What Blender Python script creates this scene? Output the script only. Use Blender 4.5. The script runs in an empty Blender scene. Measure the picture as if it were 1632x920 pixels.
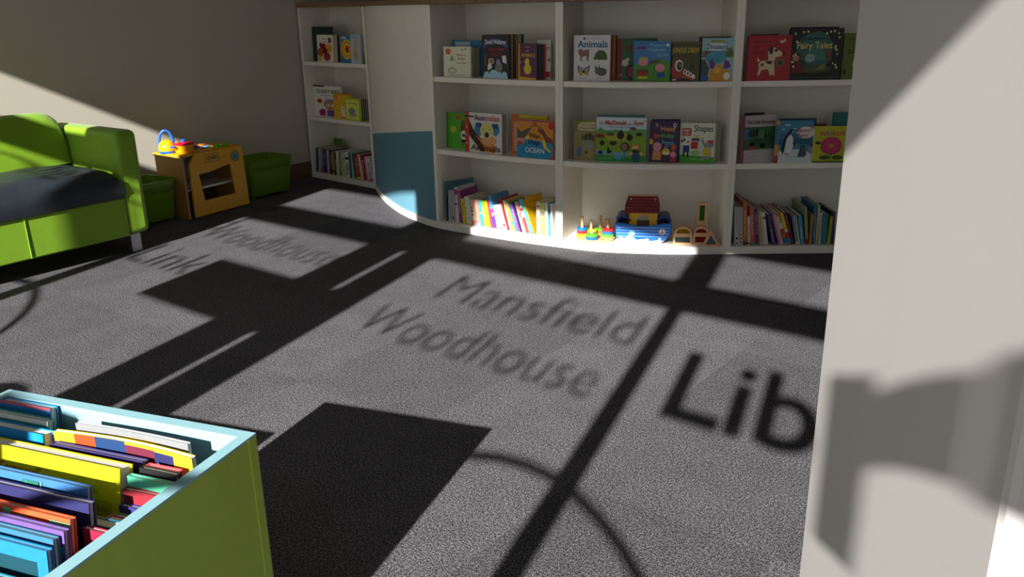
import bpy, bmesh, math, random
from mathutils import Vector, Matrix

# ------------------------------------------------------------ camera, light, exposure
SC = bpy.context.scene
COL = SC.collection
CAM_H = 1.089
FPX = 1360.0                       # focal length in pixels of the 1632 x 920 frame
PITCH, ROLL = 0.3203, -0.0182
_c, _s = math.cos(PITCH), math.sin(PITCH)
CF = Vector((0, _c, -_s)); _R = Vector((1, 0, 0)); _U = Vector((0, _s, _c))
CR = _R*math.cos(ROLL) + _U*math.sin(ROLL)
CU = -_R*math.sin(ROLL) + _U*math.cos(ROLL)
cam = bpy.data.cameras.new('camera'); cam_o = bpy.data.objects.new('camera', cam); COL.objects.link(cam_o)
m = Matrix.Identity(4)
for i in range(3):
    m[i][0] = CR[i]; m[i][1] = CU[i]; m[i][2] = -CF[i]
m[2][3] = CAM_H
cam_o.matrix_world = m
cam.sensor_fit = 'HORIZONTAL'; cam.sensor_width = 36.0; cam.lens = FPX/1632*36.0
cam.clip_start = 0.01; cam.clip_end = 200
SC.camera = cam_o
SC.view_settings.view_transform = 'Standard'; SC.view_settings.look = 'None'
SC.view_settings.exposure = 0.0; SC.view_settings.gamma = 1.0
SC.view_settings.use_curve_mapping = False
SC.cycles.use_denoising = True
SC.cycles.max_bounces = 8; SC.cycles.diffuse_bounces = 5; SC.cycles.transparent_max_bounces = 16
SC.cycles.sample_clamp_indirect = 6.0

SUN_DIR = Vector((0.3380, 0.8343, -0.4355)).normalized()
sun = bpy.data.lights.new('sun', 'SUN'); sun.energy = 15.5; sun.angle = math.radians(0.52); sun.color = (1.0, 0.95, 0.89)
sun_o = bpy.data.objects.new('sun', sun); COL.objects.link(sun_o)
sun_o.rotation_euler = SUN_DIR.to_track_quat('-Z', 'Y').to_euler(); sun_o.location = (-2, -5, 6)
world = bpy.data.worlds.new('sky'); SC.world = world; world.use_nodes = True
wn = world.node_tree.nodes; wl = world.node_tree.links
bg = wn['Background']
_tc = wn.new('ShaderNodeTexCoord'); _sp = wn.new('ShaderNodeSeparateXYZ'); _rp = wn.new('ShaderNodeValToRGB')
wl.new(_tc.outputs['Generated'], _sp.inputs[0]); wl.new(_sp.outputs['Z'], _rp.inputs[0]); wl.new(_rp.outputs[0], bg.inputs['Color'])
_rp.color_ramp.elements[0].position = 0.0; _rp.color_ramp.elements[0].color = (1.0, 0.95, 0.87, 1)
_rp.color_ramp.elements[1].position = 0.7; _rp.color_ramp.elements[1].color = (0.6, 0.75, 1.0, 1)
bg.inputs['Strength'].default_value = 0.78

# ------------------------------------------------------------ room frame: u to the right along the glass, n into the room
UR = Vector((0.78879, -0.61466, 0)); NN = Vector((0.61466, 0.78879, 0))
ROOM_ANG = math.atan2(UR.y, UR.x)
def rm(u, n, z=0.0): return UR*u + NN*n + Vector((0, 0, z))

# ------------------------------------------------------------ image -> place helpers (used to measure positions)
def ray(px, py): return CF + CR*((px-816)/FPX) - CU*((py-460)/FPX)
def fl(px, py, z=0.0):
    r = ray(px, py); return Vector((0, 0, CAM_H)) + r*((z-CAM_H)/r.z)
def proj(P):
    d = Vector(P) - Vector((0, 0, CAM_H)); k = d.dot(CF)
    return 816+FPX*d.dot(CR)/k, 460-FPX*d.dot(CU)/k
def on_line(px, a, b, setb, z):
    """the point at height z on the line a-b moved back by setb that is seen in image column px"""
    a = Vector((a[0], a[1], 0)); b = Vector((b[0], b[1], 0)); e = (b-a).normalized(); q = Vector((-e.y, e.x, 0))
    lo, hi = -1.0, 2.5
    for _ in range(50):
        mi = (lo+hi)/2
        if proj(a+q*setb+e*mi+Vector((0, 0, z)))[0] < px: lo = mi
        else: hi = mi
    return a+q*setb+e*lo+Vector((0, 0, z))
def height_at(P, py):
    lo, hi = P.z, 3.0
    for _ in range(50):
        mi = (lo+hi)/2
        if proj((P.x, P.y, mi))[1] > py: lo = mi
        else: hi = mi
    return lo

# ------------------------------------------------------------ materials
def lin(h):
    if isinstance(h, (tuple, list)): return tuple(h)+(1.0,)
    h = h.lstrip('#'); o = []
    for i in (0, 2, 4):
        v = int(h[i:i+2], 16)/255.0
        o.append(v/12.92 if v <= 0.04045 else ((v+0.055)/1.055)**2.4)
    return (*o, 1.0)
_M = {}
def mat(name, col='#ffffff', rough=0.55, metal=0.0, noise=0.0, nscale=60.0, bump=0.0, bscale=200.0, trans=0.0, alpha=1.0, spec=0.5, sheen=0.0):
    if name in _M: return _M[name]
    M = bpy.data.materials.new(name); M.use_nodes = True; n = M.node_tree.nodes; l = M.node_tree.links
    b = n['Principled BSDF']; c = lin(col)
    b.inputs['Base Color'].default_value = c; b.inputs['Roughness'].default_value = rough; b.inputs['Metallic'].default_value = metal
    b.inputs['Transmission Weight'].default_value = trans; b.inputs['Alpha'].default_value = alpha
    b.inputs['Specular IOR Level'].default_value = spec; b.inputs['Sheen Weight'].default_value = sheen
    if noise > 0:
        tc = n.new('ShaderNodeTexCoord'); t = n.new('ShaderNodeTexNoise'); t.inputs['Scale'].default_value = nscale; t.inputs['Detail'].default_value = 4
        r = n.new('ShaderNodeValToRGB')
        r.color_ramp.elements[0].position = 0.3; r.color_ramp.elements[1].position = 0.7
        r.color_ramp.elements[0].color = (*[v*(1-noise) for v in c[:3]], 1); r.color_ramp.elements[1].color = (*[min(1, v*(1+noise)) for v in c[:3]], 1)
        l.new(tc.outputs['Object'], t.inputs['Vector']); l.new(t.outputs[0], r.inputs[0]); l.new(r.outputs[0], b.inputs['Base Color'])
    if bump > 0:
        tc = n.new('ShaderNodeTexCoord'); t = n.new('ShaderNodeTexNoise'); t.inputs['Scale'].default_value = bscale; t.inputs['Detail'].default_value = 3
        bp = n.new('ShaderNodeBump'); bp.inputs['Strength'].default_value = bump; bp.inputs['Distance'].default_value = 0.004
        l.new(tc.outputs['Object'], t.inputs['Vector']); l.new(t.outputs[0], bp.inputs['Height']); l.new(bp.outputs[0], b.inputs['Normal'])
    _M[name] = M; return M
def ink(h, rough=0.35): return mat('ink_'+h.strip('#'), h, rough, spec=0.3)
def pap(h): return mat('card_'+h.strip('#'), h, 0.5, noise=0.06, nscale=90)

def carpet_mat():
    M = bpy.data.materials.new('carpet_tiles'); M.use_nodes = True; n = M.node_tree.nodes; l = M.node_tree.links
    b = n['Principled BSDF']; b.inputs['Roughness'].default_value = 1.0; b.inputs['Specular IOR Level'].default_value = 0.05
    tc = n.new('ShaderNodeTexCoord'); mp = n.new('ShaderNodeMapping'); mp.inputs['Rotation'].default_value = (0, 0, -ROOM_ANG)
    l.new(tc.outputs['Object'], mp.inputs['Vector'])
    sc = n.new('ShaderNodeVectorMath'); sc.operation = 'SCALE'; sc.inputs['Scale'].default_value = 2.0
    l.new(mp.outputs[0], sc.inputs[0])
    fv = n.new('ShaderNodeVectorMath'); fv.operation = 'FLOOR'; l.new(sc.outputs[0], fv.inputs[0])
    wnz = n.new('ShaderNodeTexWhiteNoise'); l.new(fv.outputs[0], wnz.inputs['Vector'])
    mr = n.new('ShaderNodeMapRange'); mr.inputs['To Min'].default_value = 0.82; mr.inputs['To Max'].default_value = 1.12
    l.new(wnz.outputs['Value'], mr.inputs['Value'])
    cols = []
    for scale, lo, hi, a, c2 in ((300.0, 0.41, 0.60, 0.010, 0.205), (140.0, 0.34, 0.66, 0.55, 1.45), (9.0, 0.3, 0.7, 0.9, 1.1)):
        t = n.new('ShaderNodeTexNoise'); t.inputs['Scale'].default_value = scale; t.inputs['Detail'].default_value = 2; t.inputs['Roughness'].default_value = 0.7
        l.new(mp.outputs[0], t.inputs['Vector'])
        r = n.new('ShaderNodeMapRange'); r.inputs['From Min'].default_value = lo; r.inputs['From Max'].default_value = hi
        r.inputs['To Min'].default_value = a; r.inputs['To Max'].default_value = c2; l.new(t.outputs[0], r.inputs['Value']); cols.append((t, r))
    m1 = n.new('ShaderNodeMath'); m1.operation = 'MULTIPLY'; l.new(cols[0][1].outputs[0], m1.inputs[0]); l.new(cols[1][1].outputs[0], m1.inputs[1])
    m2 = n.new('ShaderNodeMath'); m2.operation = 'MULTIPLY'; l.new(m1.outputs[0], m2.inputs[0]); l.new(cols[2][1].outputs[0], m2.inputs[1])
    m3 = n.new('ShaderNodeMath'); m3.operation = 'MULTIPLY'; l.new(m2.outputs[0], m3.inputs[0]); l.new(mr.outputs[0], m3.inputs[1])
    cb = n.new('ShaderNodeCombineColor')
    for i, k in enumerate((0.97, 0.92, 1.04)):
        mm = n.new('ShaderNodeMath'); mm.operation = 'MULTIPLY'; mm.inputs[1].default_value = k; l.new(m3.outputs[0], mm.inputs[0]); l.new(mm.outputs[0], cb.inputs[i])
    l.new(cb.outputs[0], b.inputs['Base Color'])
    bp = n.new('ShaderNodeBump'); bp.inputs['Strength'].default_value = 0.25; bp.inputs['Distance'].default_value = 0.002
    l.new(cols[0][0].outputs[0], bp.inputs['Height']); l.new(bp.outputs[0], b.inputs['Normal'])
    return M
def glass_mat():
    M = bpy.data.materials.new('window_glass'); M.use_nodes = True; n = M.node_tree.nodes; l = M.node_tree.links
    n.remove(n['Principled BSDF']); out = n['Material Output']
    t = n.new('ShaderNodeBsdfTransparent'); t.inputs[0].default_value = (0.95, 0.97, 0.96, 1); g = n.new('ShaderNodeBsdfGlossy'); g.inputs['Roughness'].default_value = 0.02
    x = n.new('ShaderNodeMixShader'); x.inputs[0].default_value = 0.06
    l.new(t.outputs[0], x.inputs[1]); l.new(g.outputs[0], x.inputs[2]); l.new(x.outputs[0], out.inputs[0]); return M
def translucent_mat(name, col, f=0.45):
    M = bpy.data.materials.new(name); M.use_nodes = True; n = M.node_tree.nodes; l = M.node_tree.links
    b = n['Principled BSDF']; out = n['Material Output']; b.inputs['Base Color'].default_value = lin(col); b.inputs['Roughness'].default_value = 0.25
    t = n.new('ShaderNodeBsdfTransparent'); t.inputs[0].default_value = tuple(0.25+0.75*v for v in lin(col)[:3])+(1,)
    tl = n.new('ShaderNodeBsdfTranslucent'); tl.inputs[0].default_value = lin(col)
    a = n.new('ShaderNodeMixShader'); a.inputs[0].default_value = 0.4; l.new(b.outputs[0], a.inputs[1]); l.new(tl.outputs[0], a.inputs[2])
    x = n.new('ShaderNodeMixShader'); x.inputs[0].default_value = f; l.new(a.outputs[0], x.inputs[1]); l.new(t.outputs[0], x.inputs[2])
    l.new(x.outputs[0], out.inputs[0]); return M
def wood_mat(name, c1, c2, scale=6.0, rot=(0, 0, 0), rough=0.5):
    M = bpy.data.materials.new(name); M.use_nodes = True; n = M.node_tree.nodes; l = M.node_tree.links
    b = n['Principled BSDF']; b.inputs['Roughness'].default_value = rough
    tc = n.new('ShaderNodeTexCoord'); mp = n.new('ShaderNodeMapping'); mp.inputs['Scale'].default_value = (scale, scale*9, scale*9); mp.inputs['Rotation'].default_value = rot
    t = n.new('ShaderNodeTexNoise'); t.inputs['Scale'].default_value = 2.0; t.inputs['Detail'].default_value = 6
    r = n.new('ShaderNodeValToRGB'); r.color_ramp.elements[0].color = lin(c1); r.color_ramp.elements[1].color = lin(c2)
    r.color_ramp.elements[0].position = 0.3; r.color_ramp.elements[1].position = 0.7
    l.new(tc.outputs['Object'], mp.inputs[0]); l.new(mp.outputs[0], t.inputs['Vector']); l.new(t.outputs[0], r.inputs[0]); l.new(r.outputs[0], b.inputs['Base Color'])
    return M

WHITE = mat('white_melamine', '#ebe6dd', 0.45, noise=0.02, nscale=15, bump=0.02, bscale=300)
WALLP = mat('wall_paint', '#c2bab0', 0.85, noise=0.02, nscale=3, bump=0.05, bscale=120)
COLP = mat('pillar_paint', '#bcb6b6', 0.9, noise=0.015, nscale=8, bump=0.02, bscale=500)
CEIL = mat('ceiling_paint', '#d8d5cf', 0.9, noise=0.02)
FRAME = mat('window_frame_grey', '#4a4c50', 0.4, noise=0.03)
VINYL = mat('dark_vinyl', '#16161a', 0.5, noise=0.02)
PAPER = mat('page_edges', '#d9d2c2', 0.8, noise=0.10, nscale=400)
CARPET = carpet_mat(); GLASS = glass_mat()
OAK = wood_mat('oak_top', '#6e5540', '#8a6c50', 5)
SKIRT = wood_mat('oak_skirting', '#5d4634', '#71573f', 5)
BEECH = wood_mat('beech', '#d9a878', '#e6bd90', 30)
LIME_FAB = mat('lime_vinyl', '#7aa312', 0.5, noise=0.04, nscale=30, bump=0.05, bscale=500, sheen=0.2)
NAVY_FAB = mat('navy_vinyl', '#2a3038', 0.42, noise=0.06, nscale=12, bump=0.08, bscale=25)
CHROME = mat('brushed_steel', '#b9bcc0', 0.28, metal=1.0, noise=0.05)
LIME_BOARD = mat('lime_board', '#a6be48', 0.45, noise=0.03, nscale=40)
LIME_EDGE = mat('lime_edge', '#c3dc3c', 0.4, noise=0.02)
PALE_BOARD = mat('pale_blue_board', '#8cb6c2', 0.45, noise=0.02)
SKYB = mat('blue_panel', '#5d8ca2', 0.55, noise=0.03, nscale=40, bump=0.04, bscale=400)

# ------------------------------------------------------------ mesh builder
class MB:
    def __init__(s): s.v = []; s.f = []; s.m = []; s.mats = []
    def mi(s, mt):
        if mt not in s.mats: s.mats.append(mt)
        return s.mats.index(mt)
    def add(s, vs, fs, mt, T=None):
        o = len(s.v); k = s.mi(mt)
        for p in vs:
            p = Vector(p); s.v.append(T @ p if T else p)
        for f in fs: s.f.append([i+o for i in f]); s.m.append(k)
        return s
    def box(s, x0, x1, y0, y1, z0, z1, mt, T=None, fm=None):
        vs = [(x0,y0,z0),(x1,y0,z0),(x1,y1,z0),(x0,y1,z0),(x0,y0,z1),(x1,y0,z1),(x1,y1,z1),(x0,y1,z1)]
        fs = {'b':(3,2,1,0),'t':(4,5,6,7),'f':(0,1,5,4),'r':(1,2,6,5),'k':(2,3,7,6),'l':(3,0,4,7)}
        for k, f in fs.items(): 
            o = len(s.v)
            if k == 'b':
                base = o
                for p in vs:
                    p = Vector(p); s.v.append(T @ p if T else p)
            s.f.append([i+base for i in f]); s.m.append(s.mi((fm or {}).get(k, mt)))
        return s
    def prism(s, poly, a0, a1, mt, axis='z', T=None, side=None):
        """polygon (counter-clockwise) pulled from a0 to a1 along axis; axis y: polygon is (x, z)"""
        n = len(poly)
        if axis == 'z': g = lambda p, a: (p[0], p[1], a)
        elif axis == 'y': g = lambda p, a: (p[0], a, p[1])
        else: g = lambda p, a: (a, p[0], p[1])
        vs = [g(p, a0) for p in poly]+[g(p, a1) for p in poly]
        s.add(vs, [list(range(n))[::-1], list(range(n, 2*n))], mt, T)
        s.add(vs, [(i, (i+1) % n, n+(i+1) % n, n+i) for i in range(n)], side or mt, T)
        return s
    def lathe(s, prof, mt, seg=24, T=None, cx=0, cy=0):
        vs = []; fs = []
        for r, z in prof:
            for i in range(seg):
                a = 2*math.pi*i/seg; vs.append((cx+r*math.cos(a), cy+r*math.sin(a), z))
        for j in range(len(prof)-1):
            for i in range(seg):
                fs.append((j*seg+i, j*seg+(i+1) % seg, (j+1)*seg+(i+1) % seg, (j+1)*seg+i))
        fs.append(list(range(seg))[::-1]); fs.append([(len(prof)-1)*seg+i for i in range(seg)])
        return s.add(vs, fs, mt, T)
    def tube(s, pts, r, mt, seg=10, T=None):
        pts = [Vector(p) for p in pts]; vs = []; fs = []; up = None
        for i, p in enumerate(pts):
            d = (pts[min(i+1, len(pts)-1)]-pts[max(i-1, 0)]).normalized()
            if up is None: up = d.orthogonal().normalized()
            up = (up-d*up.dot(d)).normalized(); sd = d.cross(up); rr = r[i] if isinstance(r, (list, tuple)) else r
            for k in range(seg):
                a = 2*math.pi*k/seg; vs.append(p+(up*math.cos(a)+sd*math.sin(a))*rr)
        for i in range(len(pts)-1):
            for k in range(seg): fs.append((i*seg+k, i*seg+(k+1) % seg, (i+1)*seg+(k+1) % seg, (i+1)*seg+k))
        fs.append(list(range(seg))[::-1]); fs.append([(len(pts)-1)*seg+k for k in range(seg)])
        return s.add(vs, fs, mt, T)
    def build(s, name, parent=None, bevel=0.0, seg=2, smooth=False, sub=0, fix=True):
        me = bpy.data.meshes.new(name); me.from_pydata([tuple(p) for p in s.v], [], s.f)
        for mt in s.mats: me.materials.append(mt)
        me.polygons.foreach_set('material_index', s.m)
        if fix:
            b = bmesh.new(); b.from_mesh(me); bmesh.ops.remove_doubles(b, verts=b.verts, dist=1e-6); bmesh.ops.recalc_face_normals(b, faces=b.faces); b.to_mesh(me); b.free()
        if smooth:
            me.polygons.foreach_set('use_smooth', [True]*len(me.polygons))
            try: me.set_sharp_from_angle(angle=math.radians(40))
            except Exception: pass
        o = bpy.data.objects.new(name, me); COL.objects.link(o)
        if parent: o.parent = parent
        if bevel > 0:
            md = o.modifiers.new('edge', 'BEVEL'); md.width = bevel; md.segments = seg; md.limit_method = 'ANGLE'; md.angle_limit = math.radians(35)
            md.harden_normals = False
        if sub:
            md = o.modifiers.new('soft', 'SUBSURF'); md.levels = sub; md.render_levels = sub
        return o
def tag(o, label, cat=None, group=None, kind=None):
    if label: o['label'] = label
    if cat: o['category'] = cat
    if group: o['group'] = group
    if kind: o['kind'] = kind
    return o
def thing(name, label, cat, loc=(0, 0, 0), rz=0.0, group=None):
    o = bpy.data.objects.new(name, None); COL.objects.link(o); o.empty_display_size = 0.05
    o.location = loc; o.rotation_euler = (0, 0, rz); return tag(o, label, cat, group)
def struct(name, mb, **k):
    o = mb.build(name, **k); o['kind'] = 'structure'; return o

# ------------------------------------------------------------ flat print: shapes and lettering on a surface
_T = {}
def text_geo(txt, bold=0.0):
    k = (txt, bold)
    if k in _T: return _T[k]
    cu = bpy.data.curves.new('t', 'FONT'); cu.body = txt; cu.size = 1.0; cu.offset = bold; cu.resolution_u = 4; cu.fill_mode = 'FRONT'
    ob = bpy.data.objects.new('t', cu); COL.objects.link(ob)
    dg = bpy.context.evaluated_depsgraph_get(); me = ob.evaluated_get(dg).to_mesh()
    vs = [(v.co.x, v.co.y) for v in me.vertices]; fs = [tuple(p.vertices) for p in me.polygons]
    ob.evaluated_get(dg).to_mesh_clear(); bpy.data.objects.remove(ob); bpy.data.curves.remove(cu)
    x0 = min(v[0] for v in vs); x1 = max(v[0] for v in vs)
    y0 = min(v[1] for v in vs); y1 = max(v[1] for v in vs)
    _T[k] = ([((x-x0)/(x1-x0), (y-y0)/(y1-y0)) for x, y in vs], fs); return _T[k]
def R(x0, z0, x1, z1, c): return ('p', [(x0, z0), (x1, z0), (x1, z1), (x0, z1)], c)
def E(cx, cz, rx, rz, c, n=18): return ('p', [(cx+rx*math.cos(2*math.pi*i/n), cz+rz*math.sin(2*math.pi*i/n)) for i in range(n)], c)
def P(pts, c): return ('p', pts, c)
def T(txt, x0, z0, x1, z1, c, bold=0.0): return ('t', txt, x0, z0, x1, z1, c, bold)
def printed(name, ops, w, h, y, parent, step=0.00022, label=None, to=None):
    """ops in fractions of w x h, laid on the x-z plane at y, looking towards -y; to() may place a point elsewhere"""
    mb = MB(); yy = y
    for op in ops:
        yy -= step
        f = to or (lambda x, z, a: (x*w, a, z*h))
        if op[0] == 'p': mb.add([f(x, z, yy) for x, z in op[1]], [list(range(len(op[1])))], ink(op[2]))
        elif op[0] == 'v':
            _, txt, x0, z0, x1, z1, c, bold = op; vs, fs = text_geo(txt, bold)
            mb.add([f(x0+(x1-x0)*b, z1-(z1-z0)*a, yy) for a, b in vs], fs, ink(c))
        else:
            _, txt, x0, z0, x1, z1, c, bold = op; vs, fs = text_geo(txt, bold)
            mb.add([f(x0+(x1-x0)*a, z0+(z1-z0)*b, yy) for a, b in vs], fs, ink(c))
    o = mb.build(name, parent, fix=False)
    if label: o['label'] = label
    return o

# ------------------------------------------------------------ books
def rect_book(root, w, h, t, cover, spine=None, pages=PAPER, ct=0.0022, spine_side='x'):
    """x = width of the cover, y = thickness, z = height; front board at y = 0, spine at x = 0"""
    cm = pap(cover); sm = pap(spine or cover); mb = MB()
    if t < 0.009: ct = 0.0012
    mb.box(0, w, 0, ct, 0, h, cm); mb.box(0, w, t-ct, t, 0, h, cm); mb.box(0, ct, ct, t-ct, 0, h, sm)
    c = mb.build('cover', root)
    pg = MB().box(ct, w-0.003, ct, t-ct, 0.002, h-0.002, pages).build('pages', root)
    return c, pg
def face_book(label, Pl, Pr, h, t, cover, art=None, spine=None, lean=0.03, group=None, name='picture_book', pages=PAPER):
    d = Pr-Pl; w = math.hypot(d.x, d.y); root = thing(name, label, 'book', Pl, math.atan2(d.y, d.x), group)
    root.rotation_euler[0] = -lean
    rect_book(root, w, h, t, cover, spine, pages)
    if art: printed('cover_print', art, w, h, -0.0001, root)
    return root
BAY = {1: ((-1.352, 5.794), (-0.852, 5.342)), 3: ((-0.385, 4.309), (0.226, 3.892)), 4: ((0.226, 3.892), (0.976, 3.724)), 5: ((0.976, 3.724), (1.75, 3.705))}
SH = [0.0352, 0.4102, 0.7652]
def shelf_book(bay, lv, xl, xr, ytop, sl, sr, t, cover, label, art=None, spine=None, lean=0.03, h=None, pages=PAPER, group=None):
    """a book shown cover-out: left and right edge in image columns, set back from the front of the bay by sl and sr"""
    a, b = BAY[bay]; z = SH[lv]
    A = on_line(xl, a, b, sl, z); B = on_line(xr, a, b, sr, z)
    hh = h or height_at((A+B)/2, ytop)-z
    return face_book(label, A, B, hh, t, cover, art, spine, lean, group, pages=pages)
def spine_row(bay, lv, rows, where, group, depth=0.15, setb=0.03):
    """rows: (x left at base, x right at base, y top, x shift of the top, colour, colour word, marks)"""
    a, b = BAY[bay]; z = SH[lv]; ang = math.atan2(b[1]-a[1], b[0]-a[0])
    n = len(rows)
    for i, r in enumerate(rows):
        xl, xr, yt, dx, colr, word, marks = r[:7]; dp = r[7] if len(r) > 7 else depth; sb = r[8] if len(r) > 8 else setb
        A = on_line(xl, a, b, sb, z); B = on_line(xr, a, b, sb, z); t = max(0.004, (B-A).length-0.0006)
        H = height_at(A, yt)-z; Tp = on_line(xl+dx, a, b, sb, z+H); off = (Tp-Vector((A.x, A.y, Tp.z)))
        e = Vector((math.cos(ang), math.sin(ang), 0)); s = off.dot(e); th = math.atan2(s, H); L = math.hypot(s, H)
        pw = rows[i-1][5] if i else None; nw = rows[i+1][5] if i < n-1 else None
        if pw and nw: lab = f'{word} book between {pw} and {nw} books, {where}'
        elif nw: lab = f'{word} book leftmost beside the {nw} one, {where}'
        else: lab = f'{word} book rightmost beside the {pw} one, {where}'
        t2 = t*math.cos(th); A2 = A.copy()
        if th > 0: A2 = A2+e*(t-t2)+Vector((0, 0, t2*math.sin(th)))
        root = thing('book', lab, 'book', A2, ang, group); root.rotation_euler = (0, th, ang)
        cm = pap(colr); ct = min(0.0016, t2*0.2); mb = MB()
        mb.box(0, ct, 0, dp, 0, L, cm); mb.box(t2-ct, t2, 0, dp, 0, L, cm); mb.box(ct, t2-ct, 0, 0.0016, 0, L, cm); mb.build('cover', root)
        MB().box(ct, t2-ct, 0.0016, dp-0.003, 0.002, L-0.002, PAPER).build('pages', root)
        if marks: 
            printed('spine_print', marks, t2, L, -0.0001, root)
def V(txt, z0, z1, c, x0=0.25, x1=0.75, bold=0.0):
    """lettering running down a spine"""
    return ('v', txt, x0, z0, x1, z1, c, bold)

# ------------------------------------------------------------ the room
CEIL_Z = 2.7; U0, U1, N0, N1 = -4.648, 5.0, -0.9, 9.5
TR = Matrix.Rotation(ROOM_ANG, 4, 'Z')         # room frame (u, n, z) to world
struct('floor', MB().box(U0, U1, N0-0.03, N1, -0.05, 0, CARPET, TR))
struct('ceiling', MB().box(U0-0.1, U1+0.1, N0-0.15, N1+0.1, CEIL_Z, CEIL_Z+0.1, CEIL, TR))
struct('wall_left', MB().box(U0-0.12, U0, N0-0.15, N1, -0.05, CEIL_Z, WALLP, TR))
struct('wall_right', MB().box(U1, U1+0.12, N0-0.15, N1, -0.05, CEIL_Z, WALLP, TR))
struct('wall_far', MB().box(U0-0.12, U1+0.12, N1, N1+0.12, -0.05, CEIL_Z, mat('far_wall_paint', '#7a6a60', 0.9, noise=0.03), TR))
struct('wall_window', MB().box(U0-0.12, U1+0.12, N0-0.14, N0+0.06, 2.291, CEIL_Z, WALLP, TR))
struct('baseboard_left', MB().box(U0, U0+0.016, N0+0.1, N1, 0, 0.105, SKIRT, TR), bevel=0.003)
struct('ground', MB().box(-14, 14, -14, N0-0.2, -0.25, -0.12, mat('pavement', '#8f8b84', 0.9, noise=0.08, nscale=4), TR))
# freestanding pillar on the right
PA = Vector((0.325, 0.830, 0)); PB = Vector((0.255, 0.385, 0)); PD = (PB-PA).normalized(); PQ = Vector((-PD.y, PD.x, 0))
pil = [PA, PB, PB+PQ*0.45, PA+PQ*0.45]
struct('wall_pillar', MB().prism([(p.x, p.y) for p in pil], 0, CEIL_Z, COLP), bevel=0.006)

# the glazed front behind the photographer
win = bpy.data.objects.new('window_1', None); COL.objects.link(win); win['kind'] = 'structure'
win.matrix_world = TR @ Matrix.Translation((0.1138, N0, 0.2012))
def wbox(name, u0, u1, z0, z1, y0=-0.015, y1=0.015, mt=FRAME): return MB().box(u0, u1, y0, y1, z0, z1, mt).build(name, win)
wbox('sill', U0-0.1, U1-0.12, -0.22, -0.1)
wbox('transom', U0-0.1, U1-0.12, 1.63, 1.785)
MULL = [(-0.471, -0.414, -0.510, -0.368), (-3.19, -3.11, -3.37, -3.08), (0.95, 1.01, 0.91, 1.05), (2.3, 2.36, 2.26, 2.4), (3.7, 3.76, 3.66, 3.8)]
for a, b, c, d in MULL:
    wbox('mullion', a, b, -0.1, 1.63); wbox('mullion', c, d, 1.785, 2.09)
wbox('mullion', -2.095, -1.871, -0.1, 1.63); wbox('mullion', -1.838, -1.665, -0.1, 1.63); wbox('mullion', -2.09, -1.669, 1.785, 2.09)
wbox('pane', U0-0.1, U1-0.12, -0.1, 2.09, -0.003, 0.003, GLASS)
wbox('notice_panel', -2.62, -1.70, 1.10, 1.355, -0.022, -0.016, VINYL)
def sign(txt, u0, z0, u1, z1, bold=0.0):
    vs, fs = text_geo(txt, bold)
    MB().add([(u0+(u1-u0)*a, -0.0045, z0+(z1-z0)*b) for a, b in vs], fs, VINYL).build('lettering', win, fix=False)
sign('Mansfield', -1.405, 1.424, -0.515, 1.570, -0.010)
sign('Woodhouse', -1.545, 1.212, -0.535, 1.345, -0.010)
sign('Lib', -0.308, 1.222, 0.134, 1.465, 0.020)
rr_ = [(0.143, 1.205), (0.180, 1.205), (0.180, 1.306), (0.190, 1.316), (0.206, 1.322), (0.226, 1.324), (0.2262, 1.399), (0.211, 1.397), (0.194, 1.390), (0.1805, 1.380), (0.180, 1.395), (0.143, 1.395)]
MB().add([(u, -0.0045, z) for u, z in rr_], [list(range(len(rr_)))], VINYL).build('lettering', win, fix=False)
aa_ = [(0.2275, 1.318), (0.262, 1.312), (0.275, 1.30), (0.290, 1.33), (0.280, 1.39), (0.262, 1.412), (0.235, 1.411), (0.2275, 1.405)]
MB().add([(u, -0.0045, z) for u, z in aa_], [list(range(len(aa_)))], VINYL).build('lettering', win, fix=False)
sign('ary', 0.250, 1.130, 0.66, 1.395, 0.030)
wbox('shade_card', -1.262, -1.085, 0.83, 0.985, -0.012, -0.008, VINYL)  # added card, put here to shade the left of the crate's back panel
sign('Mansfield', -3.95, 1.500, -3.03, 1.630, -0.002)
sign('Woodhouse', -3.06, 1.437, -2.09, 1.560, -0.010)
sign('Link', -3.09, 1.217, -2.63, 1.350, -0.004)
def band(pts, wdt):
    vs = []; fs = []
    for i, (u, z) in enumerate(pts):
        a = pts[max(0, i-1)]; b = pts[min(len(pts)-1, i+1)]; dx, dz = b[0]-a[0], b[1]-a[1]; L = math.hypot(dx, dz)
        vs += [(u-dz/L*wdt/2, -0.005, z+dx/L*wdt/2), (u+dz/L*wdt/2, -0.005, z-dx/L*wdt/2)]
    for i in range(len(pts)-1): fs.append((2*i, 2*i+1, 2*i+3, 2*i+2))
    MB().add(vs, fs, VINYL).build('curved_line', win, fix=False)
arc = [(-0.98, 0.86), (-0.90, 0.91), (-0.82, 0.95), (-0.74, 0.983), (-0.65, 1.003), (-0.56, 1.010), (-0.474, 1.004), (-0.40, 0.988), (-0.322, 0.963), (-0.251, 0.935), (-0.188, 0.901), (-0.13, 0.86), (-0.08, 0.81), (-0.04, 0.75)]
band(arc, 0.024); band([(u-2.66, z-0.012) for u, z in arc], 0.026)
MB().add([(-2.26+0.17*math.cos(i*math.pi/12), -0.006, 0.60+0.152*math.sin(i*math.pi/12)) for i in range(24)], [list(range(24))], VINYL).build('round_shade_disc', win, fix=False)  # added disc, stands in for an unknown round thing casting the floor shadow

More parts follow.
